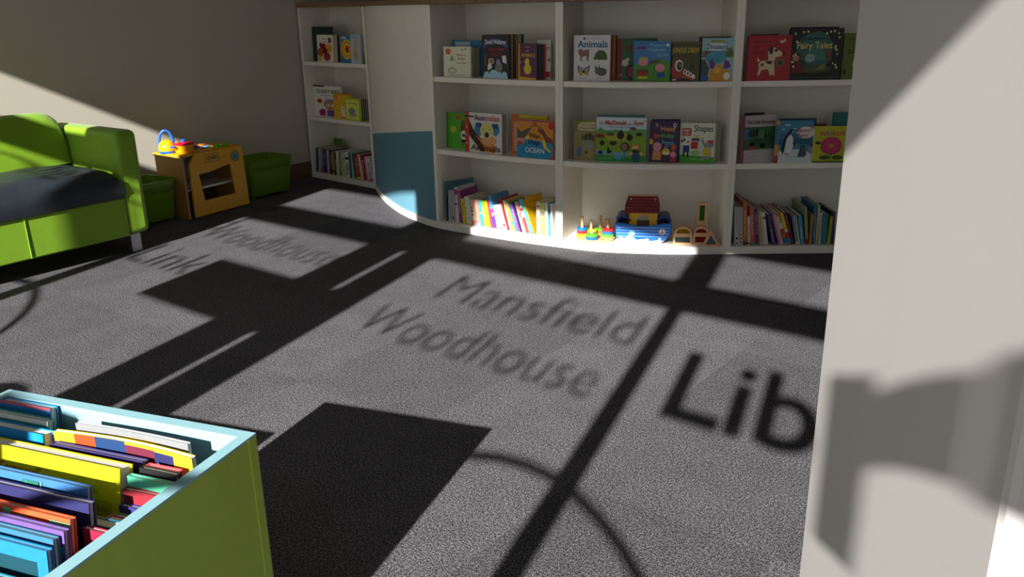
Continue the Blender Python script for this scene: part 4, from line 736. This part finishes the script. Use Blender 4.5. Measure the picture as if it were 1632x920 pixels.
spine_row(5, 0, [
    (1170.5, 1178, 331, 0, '#b9b6b8', 'white', [V('My First Book of Animals', .35, .97, '#5a6472'), E(.5, .18, .3, .03, '#202028'), E(.5, .06, .3, .025, '#a83c60')]), (1178.5, 1184, 331, 0, '#b2b0b0', 'pale grey', [V('My First Book of Words', .4, .97, '#6a7078'), E(.5, .28, .3, .03, '#c06030'), E(.5, .18, .3, .03, '#a02c40'), E(.5, .08, .3, .025, '#7c3c70')]),
    (1184.5, 1191, 322, 0, '#b8642c', 'tall orange', [V('Autumn Stories', .2, .8, '#f0c890'), R(0, 0, 1, .08, '#4a3020')]), (1191.5, 1195.5, 345, 0, '#c9c6c2', 'short thin white', [V('Dot', .3, .7, '#903838'), R(0, .03, 1, .1, '#902c3c')]), (1196, 1203.5, 330, -2, '#b4583c', 'terracotta', [V('The Red Fox', .25, .8, '#ecc4a8'), R(0, 0, 1, .05, '#3c7c4c')]),
    (1204, 1210.5, 333, -3, '#4c2c70', 'purple', [V('Magic Wand', .3, .85, '#c8a8e0'), R(0, 0, 1, .04, '#3c8c4c')]), (1211, 1215, 338, -4, '#c09c2c', 'mustard yellow', []), (1215.5, 1219.5, 338, -4, '#c4bfc0', 'milky white', [V('Clouds', .3, .8, '#807c88')]), (1220, 1224.5, 339, -5, '#cbc6c4', 'clean white', [R(0, .8, 1, .86, '#60303c')]), (1231, 1237, 342, -9, '#3a3670', 'navy and purple', [R(0, .5, 1, 1, '#4c4478'), V('Bedtime', .1, .5, '#b8b8e8')]),
    (1240.5, 1244, 341, -11, '#b8608c', 'rose pink', []), (1244.5, 1248.5, 342, -12, '#c4b4ac', 'faded pink', [V('Grandpa', .5, .95, '#8c5040')]), (1249, 1256, 341, -13, '#b06a3c', 'patchwork orange', [R(0, .5, 1, .7, '#d0c4b4'), R(.2, .3, .8, .5, '#a03c2c'), R(0, .04, 1, .2, '#2c6cb0'), R(0, .72, .6, .9, '#c8c0b8')]),
    (1256.5, 1261.5, 341, -13, '#d0b820', 'yellow labelled', [R(0, .2, 1, .4, '#c02c4c'), R(0, 0, 1, .2, '#2c84c0'), R(0, .4, 1, .5, '#d8d0c8')]), (1262, 1266.5, 339, -13, '#6c2430', 'maroon', [V('Pirate Ship', .4, .9, '#d09c90')]), (1268.5, 1272.5, 345, -6, '#7c8c9c', 'slate blue', [R(0, .0, 1, .1, '#c8ccd0')]), (1273, 1275.5, 344, -6, '#bcc0b4', 'pale sage', []), (1276, 1282, 344, -4, '#4a8cb4', 'light blue', [V('Whale', .2, .6, '#d0e8f4')]),
    (1284, 1288.5, 331, -2, '#8c9c74', 'sage green', [R(0, 0, 1, .15, '#9c2c24')]), (1289.5, 1293, 342, 4, '#b8802c', 'amber', [V('Lion', .3, .7, '#503010')]), (1294.5, 1298.5, 328, 4, '#2c6c9c', 'tall blue', [V('Under the Sea', .2, .8, '#a8d0e8')]), (1299, 1302.5, 327, 5, '#bcb878', 'cream and green', [V('Garden', .2, .8, '#606c30'), R(0, .02, 1, .12, '#90a440')]), (1303.5, 1308, 339, 3, '#b4b8b8', 'white labelled', [V('Tea Time', .3, .8, '#404c50')]), (1308.5, 1317, 341, 3, '#2f7480', 'teal', [R(.3, .5, .5, .9, '#3c8c98')]), (1318, 1322.5, 345, 6, '#a8ac34', 'lime yellow', [V('Peas', .3, .7, '#5c6420')]), (1324, 1329, 338, 3, '#303c58', 'dark navy', [])],
    'bottom row by pillar', 'upright books on the shelf left of the pillar', depth=0.20, setb=0.02)

# ------------------------------------------------------------ toys on the lowest shelf of the curved bookcase
Z0 = 0.0355
RED = mat('toy_wood_red', '#d42a3a', 0.4, noise=0.03); BLU = mat('toy_wood_blue', '#1f6fc0', 0.4, noise=0.03); GRN = mat('toy_wood_green', '#5cb832', 0.4, noise=0.03); YLW = mat('toy_wood_yellow', '#e6cc1c', 0.4, noise=0.03); ORG = mat('toy_wood_orange', '#e0702a', 0.4, noise=0.03)
st = thing('stacking_toy', 'round wooden stacking toy with pegs and coloured rings beside the ark', 'stacking toy', (0.398, 3.902, Z0))
MB().lathe([(0.090, 0), (0.093, 0.003), (0.093, 0.011), (0.090, 0.014)], BEECH, 40).build('base', st, smooth=True)
def peg(x, y, h, rings):
    MB().lathe([(0.0062, 0.014), (0.0064, h-0.004), (0.005, h-0.001), (0.002, h)], BEECH, 12, None, x, y).build('peg', st, smooth=True)
    z = 0.0142
    for m_, r in rings:
        MB().lathe([(r-0.003, z), (r, z+0.002), (r, z+0.011), (r-0.003, z+0.013)], m_, 26, None, x, y).build('ring', st, smooth=True); z += 0.0134
peg(-0.062, 0.008, 0.108, [(YLW, 0.025), (RED, 0.025), (BLU, 0.025)])
peg(-0.018, 0.022, 0.088, [(ORG, 0.024), (YLW, 0.027)])
peg(0.028, 0.050, 0.102, [(ORG, 0.024), (GRN, 0.026)])
peg(0.058, -0.012, 0.100, [(GRN, 0.029), (BLU, 0.028), (RED, 0.028)])
peg(-0.022, -0.058, 0.058, [(BLU, 0.028), (GRN, 0.028)])
MB().lathe([(0.004, 0.071), (0.010, 0.075), (0.012, 0.081), (0.009, 0.087), (0.003, 0.089)], BEECH, 14, None, 0.055, 0.032).build('peg_knob', st, smooth=True)
MB().lathe([(0.0055, 0.014), (0.0055, 0.072)], BEECH, 12, None, 0.055, 0.032).build('peg', st, smooth=True)

ark = thing('toy_ark', 'blue wooden toy ark with a dark red scalloped roof and yellow house', 'toy ark', (0.482, 3.826, Z0), math.radians(-9))
AB = mat('ark_blue', '#1f6cc8', 0.4, noise=0.03); ADB = mat('ark_dark_blue', '#17407c', 0.4, noise=0.03); AR = mat('ark_roof_red', '#7a1826', 0.45, noise=0.04); AY = mat('ark_yellow', '#d8a81c', 0.45, noise=0.03); ADK = mat('ark_deck', '#6c2430', 0.5, noise=0.04)
Lk, Dk = 0.258, 0.125
def hull_outline():
    pts = [(0.004, 0.03), (0.016, 0.006), (0.035, 0.0), (0.205, 0.0), (0.228, 0.012), (0.247, 0.040), (0.257, 0.072), (0.258, 0.088)]
    n = 16
    for i in range(n+1):
        x = 0.252-i*0.252/n; z = 0.088+0.008*math.cos(2*math.pi*(x/0.25)) if True else 0.09
        pts.append((x, z))
    pts.append((0.0, 0.088)); return pts
ho = hull_outline()
hf = MB().prism(ho, 0, 0.010, AB, axis='y').build('hull_side', ark, bevel=0.002)
def arkmap(x, z, a): return (x, a, z)
ops = []
for z in (0.032, 0.046, 0.060, 0.074): ops.append(P([(0.006, z), (0.246 if z > .04 else 0.236, z-0.001), (0.246 if z > .04 else 0.236, z+0.0006), (0.006, z+0.0016)], '#bcd8f0'))
ops += [P([(0.012, 0.012), (0.02, 0.03), (0.045, 0.022), (0.06, 0.034), (0.08, 0.028), (0.10, 0.014), (0.13, 0.022), (0.16, 0.010), (0.20, 0.016), (0.222, 0.012), (0.205, 0.001), (0.035, 0.001)], '#dcecf4'),
        P([(0.058, 0.034), (0.06, 0.05), (0.072, 0.060), (0.088, 0.055), (0.092, 0.042), (0.084, 0.036), (0.078, 0.042), (0.074, 0.030), (0.064, 0.026)], '#7cc8ec'), E(0.078, 0.044, 0.009, 0.007, '#d4ecf6'),
        E(0.214, 0.056, 0.0145, 0.0135, '#e8e8ec', 20), R(0.2125, 0.047, 0.2155, 0.064, '#c02838'), P([(0.204, 0.056), (0.207, 0.049), (0.214, 0.0465), (0.221, 0.049), (0.224, 0.056), (0.220, 0.053), (0.214, 0.051), (0.208, 0.053)], '#c02838'), E(0.214, 0.065, 0.003, 0.003, '#c02838', 8),
        P([(0.09, 0.022), (0.10, 0.027), (0.12, 0.024), (0.14, 0.021), (0.138, 0.018), (0.12, 0.020), (0.10, 0.023)], '#1c3c78'), E(0.145, 0.018, 0.009, 0.006, '#f0ecc0', 10), E(0.145, 0.018, 0.004, 0.003, '#d8b030', 8), E(0.203, 0.020, 0.007, 0.008, '#dfe8f0', 10), E(0.203, 0.020, 0.003, 0.004, '#e0b040', 8),
        E(0.077, 0.083, 0.0018, 0.0018, '#d0d8e0', 8), E(0.165, 0.082, 0.0018, 0.0018, '#d0d8e0', 8), E(0.018, 0.070, 0.0018, 0.0018, '#d0d8e0', 8)]
printed('hull_print', ops, 1, 1, -0.0002, hf, to=arkmap, step=0.00015)
MB().prism(ho, Dk-0.010, Dk, AB, axis='y').build('hull_side', ark, bevel=0.002)
MB().box(0.03, 0.226, 0.0102, Dk-0.0102, 0.0, 0.080, ADK).build('deck', ark)
for sgn, x0 in ((-1, 0.0), (1, 0.258)):
    pr_ = []
    base = [(0.012, 0.075), (0.004, 0.092), (0.008, 0.114), (0.022, 0.128), (0.045, 0.126), (0.066, 0.112), (0.074, 0.100), (0.066, 0.104), (0.046, 0.116), (0.026, 0.118), (0.016, 0.108), (0.014, 0.094), (0.022, 0.078)]
    base = [(x0-sgn*x if sgn > 0 else x, z) for x, z in base]
    MB().prism(base if sgn < 0 else base[::-1], 0.0104, Dk-0.0104, ADB, axis='y').build('end_board', ark, bevel=0.001)
    MB().box(min(x0-sgn*0.002, x0-sgn*0.028), max(x0-sgn*0.002, x0-sgn*0.028), 0.0104, Dk-0.0104, 0.035, 0.0755, ADB).build('end_block', ark, bevel=0.003)
def arch_wall(x0, x1, z0, z1, a0, a1, az):
    pts = [(x0, z0), (a0, z0)]+[((a0+a1)/2-(a1-a0)/2*math.cos(math.pi*i/12), z0+(az-z0)*0.45+(az-z0)*0.55*math.sin(math.pi*i/12)) for i in range(13)]+[(a1, z0), (x1, z0), (x1, z1), (x0, z1)]
    return pts
aw = arch_wall(0.062, 0.190, 0.0805, 0.150, 0.098, 0.154, 0.132)
for y in (0.016, Dk-0.026): MB().prism(aw, y, y+0.010, AY, axis='y').build('house_wall', ark)
for x in (0.0625, 0.1815): MB().box(x, x+0.008, 0.0262, Dk-0.0262, 0.081, 0.150, AY).build('house_end', ark)
for s_ in (-1, 1):
    mb = MB(); y0 = Dk/2+s_*0.062; y1 = Dk/2+s_*0.016; n = 24; vs = []
    for i in range(n+1):
        x = 0.040+0.162*i/n; e = 0.0025*abs(math.sin(i*math.pi/3)); vs += [(x-(0.0), y0, 0.143-e)]
    for i in range(n+1): x = 0.056+0.134*i/n; vs.append((x, y1, 0.204))
    o2 = [(x, y+s_*0.0, z+0.007) for x, y, z in vs]; k = 2*(n+1)
    fs = [(i, i+1, n+2+i, n+1+i) for i in range(n)]+[(k+n+1+i, k+n+2+i, k+i+1, k+i) for i in range(n)]+[(i, k+i, k+i+1, i+1) for i in range(n)]+[(n+1+i, n+2+i, k+n+2+i, k+n+1+i) for i in range(n)]+[(0, n+1, k+n+1, k), (n, k+n, k+2*n+1, 2*n+1)]
    rf = mb.add(vs+o2, fs, AR).build('roof', ark)
    if s_ < 0:
        lines = MB(); lm = ink('#b8858a')
        for r in range(1, 5):
            f = r/5.0; xs0 = 0.040+0.016*f+0.004; xs1 = 0.202-0.012*f-0.004; pl_ = []
            for i in range(33):
                t = i/32; x = xs0+(xs1-xs0)*t; ff = f+0.028*abs(math.sin(t*math.pi*6+r*1.57)); pl_.append((x, y0+(y1-y0)*ff-0.0006, 0.150+(0.061)*ff+0.0006))
            for i in range(32):
                a, b = pl_[i], pl_[i+1]; lines.add([a, b, (b[0], b[1]+0.0006, b[2]+0.0009), (a[0], a[1]+0.0006, a[2]+0.0009)], [(0, 1, 2, 3)], lm)
        lines.build('roof_line', rf, fix=False)
        for x in (0.068, 0.178): MB().lathe([(0.0045, 0), (0.0045, 0.003), (0.003, 0.004)], BEECH, 12, Matrix.Translation((x, y0+(y1-y0)*0.80-0.003, 0.150+0.061*0.80)) @ Matrix.Rotation(math.radians(38), 4, 'X')).build('dowel', rf)
MB().box(0.056, 0.190, Dk/2-0.016, Dk/2+0.016, 0.206, 0.2115, BEECH).build('ridge', ark, bevel=0.001)
MB().box(0.085, 0.155, Dk/2-0.0175, Dk/2-0.0162, 0.200, 0.2055, ink('#4c1018')).build('handle_slot', ark)

ACR = {'y': '#d8b814', 'r': '#c8283c', 'g': '#2f9a18', 'b': '#7c98a8'}
ACM = {k: translucent_mat('acrylic_'+k, v, 0.35) for k, v in ACR.items()}
def block(label, x, y, z, outline, inner, key, rz=0.0, dep=0.028, ry=0.0):
    r = thing('window_block', label, 'toy block', (x, y, z), rz, 'wooden window blocks by the ark')
    no = len(outline); mb = MB()
    assert len(inner) == no
    for yy in (0.0, dep):
        mb.add([(a, yy, b) for a, b in outline]+[(a, yy, b) for a, b in inner], [((i, (i+1) % no, no+(i+1) % no, no+i) if yy == 0 else (no+i, no+(i+1) % no, (i+1) % no, i)) for i in range(no)], BEECH)
    mb.add([(a, 0, b) for a, b in outline]+[(a, dep, b) for a, b in outline], [(i, (i+1) % no, no+(i+1) % no, no+i) for i in range(no)], BEECH)
    mb.add([(a, 0, b) for a, b in inner]+[(a, dep, b) for a, b in inner], [(no+i, no+(i+1) % no, (i+1) % no, i) for i in range(no)], BEECH)
    mb.build('frame', r)
    MB().prism(inner, dep*0.35, dep*0.65, ACM[key], axis='y').build('acrylic_window', r)
    return r
def rect(w, h, t): return [(0, 0), (w, 0), (w, h), (0, h)], [(t, t), (w-t, t), (w-t, h-t), (t, h-t)]
def semi(w, h, t, n=14):
    o = [(w/2+w/2*math.cos(math.pi*i/n), h*math.sin(math.pi*i/n)) for i in range(n+1)]
    q = [(w/2+(w/2-t)*math.cos(math.pi*i/n), 0.008+(h-t-0.008)*math.sin(math.pi*i/n)) for i in range(n+1)]; return o, q
a9 = math.radians(-6)
o, i_ = rect(0.086, 0.044, 0.009); block('wooden block with a clear blue window, lower left of the window blocks', 0.742, 3.775, Z0, o, i_, 'b', a9)
o, i_ = semi(0.082, 0.040, 0.010); block('half round wooden block with a yellow window, leftmost and on top', 0.744, 3.775, Z0+0.0442, o, i_, 'y', a9)
o, i_ = rect(0.072, 0.046, 0.009); block('wooden block with a red window, below the red half round block', 0.831, 3.768, Z0, o, i_, 'r', a9)
o, i_ = semi(0.072, 0.038, 0.010); block('half round wooden block with a red window, under the tall green one', 0.831, 3.768, Z0+0.0462, o, i_, 'r', a9)
block('triangular wooden block with a grey blue window, rightmost and in front', 0.868, 3.737, Z0, [(0, 0), (0.078, 0), (0.036, 0.072)], [(0.015, 0.008), (0.064, 0.008), (0.036, 0.053)], 'b', math.radians(-8), dep=0.024)
o, i_ = rect(0.048, 0.092, 0.011); block('plain upright wooden block with a blue window behind the red half round', 0.850, 3.80, Z0, o, i_, 'b', a9)
o, i_ = rect(0.046, 0.094, 0.011); block('tall wooden block with a green window standing on top of the others', 0.851, 3.80, Z0+0.0922, o, i_, 'g', a9)
block('small triangular wooden block tip showing behind the yellow half round', 0.768, 3.808, Z0, [(0, 0), (0.09, 0), (0.045, 0.098)], [(0.016, 0.009), (0.074, 0.009), (0.045, 0.078)], 'y', a9, dep=0.024)

# ------------------------------------------------------------ book crate in the near left corner
CR_A = math.radians(159.6); CX = Vector((math.cos(CR_A), math.sin(CR_A), 0)); CY = Vector((-CX.y, CX.x, 0)); C0 = Vector((-0.41, 1.214, 0))
def crate(label, x0, w, d, h):
    o = C0+CX*x0; r = thing('book_crate', label, 'book crate', (o.x, o.y, 0), CR_A, 'lime green book crates'); t = 0.02
    def pn(name, a, b, c, e, z0, fm):
        MB().box(a, b, c, e, z0, h-0.004, LIME_BOARD, None, fm).build(name, r, bevel=0.0008)
    pn('side_panel', 0, t, t+0.0006, d, 0.0, {'r': PALE_BOARD}); pn('side_panel', w-t, w, t+0.0006, d, 0.0, {'l': PALE_BOARD})
    pn('back_panel', 0, w, 0, t, 0.0, {'k': PALE_BOARD}); pn('front_panel', t+0.0006, w-t-0.0006, d-t, d, 0.0, {'f': PALE_BOARD})
    MB().box(t+0.0006, w-t-0.0006, t+0.0006, d-t-0.0006, 0.10, 0.118, PALE_BOARD).build('base', r)
    MB().box(-0.0004, 0.0012, t-0.0014, t+0.0026, 0.0, h-0.004, LIME_EDGE).build('joint_strip', r)
    rim = MB()
    rim.box(0, w, 0, t, h-0.004, h, PALE_BOARD); rim.box(0, t, t, d, h-0.004, h, PALE_BOARD); rim.box(w-t, w, t, d, h-0.004, h, PALE_BOARD); rim.box(t, w-t, d-t, d, h-0.004, h, PALE_BOARD)
    tag(rim.build('rim', r), 'pale blue rim'); return r
crate('lime green wooden crate with pale blue rim full of picture books', 0, 0.525, 0.80, 0.453)
crate('lower lime green crate standing left of the crate full of books', 0.545, 0.52, 0.80, 0.352)
def cbook(xl, xr, y, zt, t, cover, label, art=None, lean=10, spine=None, pages=PAPER, zb=0.1185, group='picture books in the lime crate'):
    th = math.radians(lean); h = (zt-zb)/math.cos(th)-t*math.tan(th)*0; w = xl-xr
    p = C0+CX*xl+CY*(y+h*math.sin(th))+Vector((0, 0, zb+t*math.sin(th)*0))
    r = thing('picture_book', label, 'book', (p.x, p.y, zb), CR_A+math.pi, group); r.rotation_euler[0] = -th
    r.location.z = zb+0.0005+t*math.sin(th)
    rect_book(r, w, h-t*math.sin(th), t, cover, spine, pages)
    if art: printed('cover_print', art, w, h-t*math.sin(th), -0.0001, r)
    return r
WP = mat('white_page_edges', '#e8e4dc', 0.7, noise=0.08, nscale=500)
# back left group
cbook(0.500, 0.385, 0.040, 0.4545, 0.016, '#1080c4', 'bright blue book at the back left of the crate, tallest there', art=[R(0, .985, 1, 1, '#c85a6a'), P([(.8, .82), (.9, .9), (.97, .84), (.9, .74)], '#c84a5c'), E(.86, .84, .04, .03, '#e8d8d8')], lean=8)
cbook(0.498, 0.352, 0.075, 0.453, 0.014, '#1f9c90', 'teal green book between two blue ones at the crate back left', art=[R(0, .975, 1, 1, '#e4e4dc')], lean=8, pages=WP)
cbook(0.480, 0.322, 0.112, 0.452, 0.022, '#1284c8', 'light blue book in front of the teal one at crate back left', art=[R(0, .93, 1, .935, '#58c8f8'), R(.96, 0, 1, 1, '#1180c8')], lean=8, pages=WP)
cbook(0.440, 0.290, 0.128, 0.438, 0.010, '#9c8c5c', 'buff book with an orange corner behind the yellow snail book', art=[R(.7, .9, 1, 1, '#d8903c')], lean=8)
for xr, y, zt, c, w_ in ((0.366, 0.058, 0.435, '#24406c', 'dark navy'), (0.330, 0.0865, 0.43, '#a89430', 'olive yellow')):
    cbook(0.47, xr, y, zt, 0.009, c, f'{w_} book end showing low beside the blue books at crate back left', lean=8)
# curved magazines
def magazine(label, x0, x1, y, zt, bow, cols, t=0.006, zb=0.1185):
    n = 14; p = C0; r = thing('magazine', label, 'magazine', (p.x, p.y, 0), CR_A, 'picture books in the lime crate')
    def line(off): return [(x0+(x1-x0)*i/n, y+off-bow*math.sin(math.pi*(i/n))*0.9+0.03*(1-i/n)*bow/0.02*0) for i in range(n+1)]
    def sheet(a, b, z0, z1, m_, nm, par):
        f = line(a); g = line(b); return MB().prism(f+g[::-1], z0, z1, m_).build(nm, par)
    c = sheet(t-0.001, t, zb, zt, pap(cols[0]), 'cover', r); sheet(0, 0.001, zb, zt, pap(cols[0]), 'back_cover', r)
    sheet(0.0011, t-0.0011, zb+0.001, zt-0.001, WP, 'pages', r)
    mb = MB()
    for (a, b, za, zb2, cc) in cols[1:]:
        q = line(t+0.0003); i0 = int(a*n); i1 = max(i0+1, int(b*n))
        for i in range(i0, i1):
            (xa, ya), (xb, yb) = q[i], q[i+1]; H = zt-zb
            mb.add([(xa, ya, zb+H*za), (xb, yb, zb+H*za), (xb, yb, zb+H*zb2), (xa, ya, zb+H*zb2)], [(0, 1, 2, 3)], ink(cc))
    if mb.v: mb.build('cover_print', r, fix=False)
    return r
magazine('grey covered magazine with yellow lettering curving at the crate back', 0.075, 0.300, 0.062, 0.456, 0.004, ['#84858c', (.3, .62, .93, .97, '#c8a828')], t=0.007)
magazine('yellow and multicoloured magazine curving in front of the grey one', 0.045, 0.318, 0.088, 0.452, 0.010, ['#d8b428', (.72, .9, .9, 1, '#b84828'), (.5, .72, .92, 1, '#28406c'), (.3, .5, .9, .985, '#6c2c40'), (.2, .3, .92, .98, '#30305c')], t=0.009)
cbook(0.310, 0.124, 0.114, 0.440, 0.012, '#35306c', 'dark indigo book with small orange star behind the yellow snail book', art=[E(.55, .93, .02, .02, '#e0a03c'), E(.8, .95, .015, .02, '#e06030')], lean=6, pages=mat('taupe_page_edges', '#8c8178', 0.8, noise=0.1, nscale=400))
# wide yellow book and those in front
cbook(0.470, 0.122, 0.158, 0.453, 0.026, '#e0d20c', 'wide bright yellow book lettered Cosmic snail in the crate', art=[T('"Cosmic snail"', .30, .875, .56, .93, '#c0482c', .01), T('a story to read aloud with friends', .58, .86, .88, .89, '#8c8414'), R(.72, .76, .96, .84, '#b8ae10'), T('bright spark reading', .74, .78, .94, .82, '#6c6820')], lean=12, pages=WP)
cbook(0.430, 0.129, 0.214, 0.452, 0.010, '#3a70aa', 'picture book of coloured starry flowers on blue in the crate', art=[
    R(0, .7, .34, 1, '#8cc828'), E(.12, .85, .05, .06, '#d8e84c'), E(.24, .92, .05, .06, '#4c9c2c'), P([(.3, .7), (.42, 1), (.58, .7)], '#d8507c'), P([(.36, .98), (.44, .82), (.54, .96), (.5, .74), (.38, .76)], '#e88094'), P([(.56, .72), (.6, .98), (.7, .98), (.74, .74)], '#2c6c5c'),
    P([(.66, .72), (.62, .98), (.68, .84), (.72, .99), (.74, .84), (.8, .97), (.76, .82), (.86, .92), (.76, .76)], '#7cc0e8'), P([(.8, .74), (.84, .9), (.88, .76)], '#1f3c50'), P([(.9, .78), (.92, .92), (.96, .8)], '#2c5c8c')], lean=8)
cbook(0.420, 0.100, 0.240, 0.448, 0.012, '#28285c', 'deep navy picture book with tiny white stars in the crate', art=[E(.6, .86, .006, .006, '#d8d8e8', 6), E(.68, .9, .006, .006, '#d8d8e8', 6), E(.75, .84, .008, .008, '#f0f0f8', 6), E(.9, .78, .006, .006, '#d8d8e8', 6), R(.46, .8, .465, .9, '#a8904c'), R(.5, .8, .505, .9, '#a8904c')], lean=8, pages=WP)
cbook(0.400, 0.096, 0.276, 0.446, 0.010, '#e85a30', 'orange picture book with mint green streaks in the crate', art=[
    P([(.5, .99), (.53, .8), (.56, .99)], '#6cc8a0'), P([(.6, .99), (.62, .74), (.65, .99)], '#78c898'), P([(.68, .97), (.7, .7), (.74, .97)], '#6cc8a0'), P([(.78, .96), (.79, .76), (.81, .96)], '#88c090'), P([(.88, .98), (.88, .6), (1, .6), (1, .98)], '#68c0a0'), P([(.92, .62), (.95, .9), (.99, .62)], '#f09060')], lean=8)
cbook(0.370, 0.082, 0.300, 0.446, 0.010, '#6a5096', 'purple edged book behind the blue bordered one in the crate', art=[R(0, .9, 1, .93, '#3c8cc0')], lean=7, pages=WP)
cbook(0.360, 0.086, 0.314, 0.442, 0.010, '#38708f', 'mid blue book with pale page edges near the crate front', lean=7, pages=WP)
cbook(0.340, 0.076, 0.334, 0.440, 0.010, '#1f78b8', 'blue bordered book with dark green cover near the crate front', art=[R(0, 0, .93, .94, '#1c4450'), E(.02, .97, .02, .02, '#e87040')], lean=6, pages=WP)
cbook(0.300, 0.086, 0.366, 0.410, 0.010, '#2c7c94', 'dark teal book with a lime edge near the crate front', art=[R(.975, 0, 1, 1, '#b8d030'), R(0, 0, .96, .97, '#2a6270')], lean=5)
cbook(0.280, 0.118, 0.394, 0.395, 0.012, '#e04a34', 'bright red book at the near edge of the crate', lean=5)
cbook(0.280, 0.108, 0.412, 0.392, 0.008, '#d8402c', 'thin scarlet book in front of the bright red one', lean=5)
# lower books towards the right side of the crate
low = [(0.066, 0.118, 0.438, '#d84858', 'coral red'), (0.060, 0.130, 0.440, '#1c1c20', 'black'), (0.040, 0.142, 0.432, '#8c3c30', 'rust brown'), (0.044, 0.154, 0.440, '#5cc8a4', 'turquoise'), (0.034, 0.166, 0.425, '#8c2430', 'deep red'), (0.048, 0.178, 0.405, '#34347c', 'royal blue'), (0.036, 0.190, 0.395, '#7ca83c', 'leaf green')]
for xr, y, zt, c, w_ in low: cbook(0.116, xr-0.012, y, zt, 0.010, c, f'small {w_} book right of the wide yellow snail book', lean=4, group='small books along the right side of the lime crate')
cbook(0.116, 0.026, 0.212, 0.400, 0.020, '#b02c94', 'thick magenta book with white spine lettering low at the right side', art=[T('TINY', .72, .86, .96, .95, '#e8e0f0')], lean=4, group='small books along the right side of the lime crate')
cbook(0.120, 0.036, 0.236, 0.412, 0.020, '#1f6c8c', 'thick petrol blue book low between magenta and wine red ones', lean=4, group='small books along the right side of the lime crate')
low2 = [('#8c1c3c', 'wine red'), ('#d8d4cc', 'cream white'), ('#c8a83c', 'ochre'), ('#c02c34', 'cherry red'), ('#28305c', 'ink blue'), ('#c8ccd0', 'silver grey'), ('#3c6c4c', 'pine green'), ('#d0dc50', 'acid yellow'), ('#a8acb0', 'ash grey'), ('#7c3040', 'plum'), ('#e0dcd4', 'bone white'), ('#5c84a8', 'steel blue')]
for i, (c, w_) in enumerate(low2):
    y = 0.262+0.0115*i; xl = 0.094 if i < 1 else 0.090 if i < 3 else 0.076 if i < 5 else 0.070
    cbook(xl, 0.034+0.006*((i*5) % 4), y, 0.425-0.004*i-0.008*((i*3) % 4), 0.0085, c, f'thin {w_} book low in the crate by the right side', lean=4, pages=WP, group='small books along the right side of the lime crate')
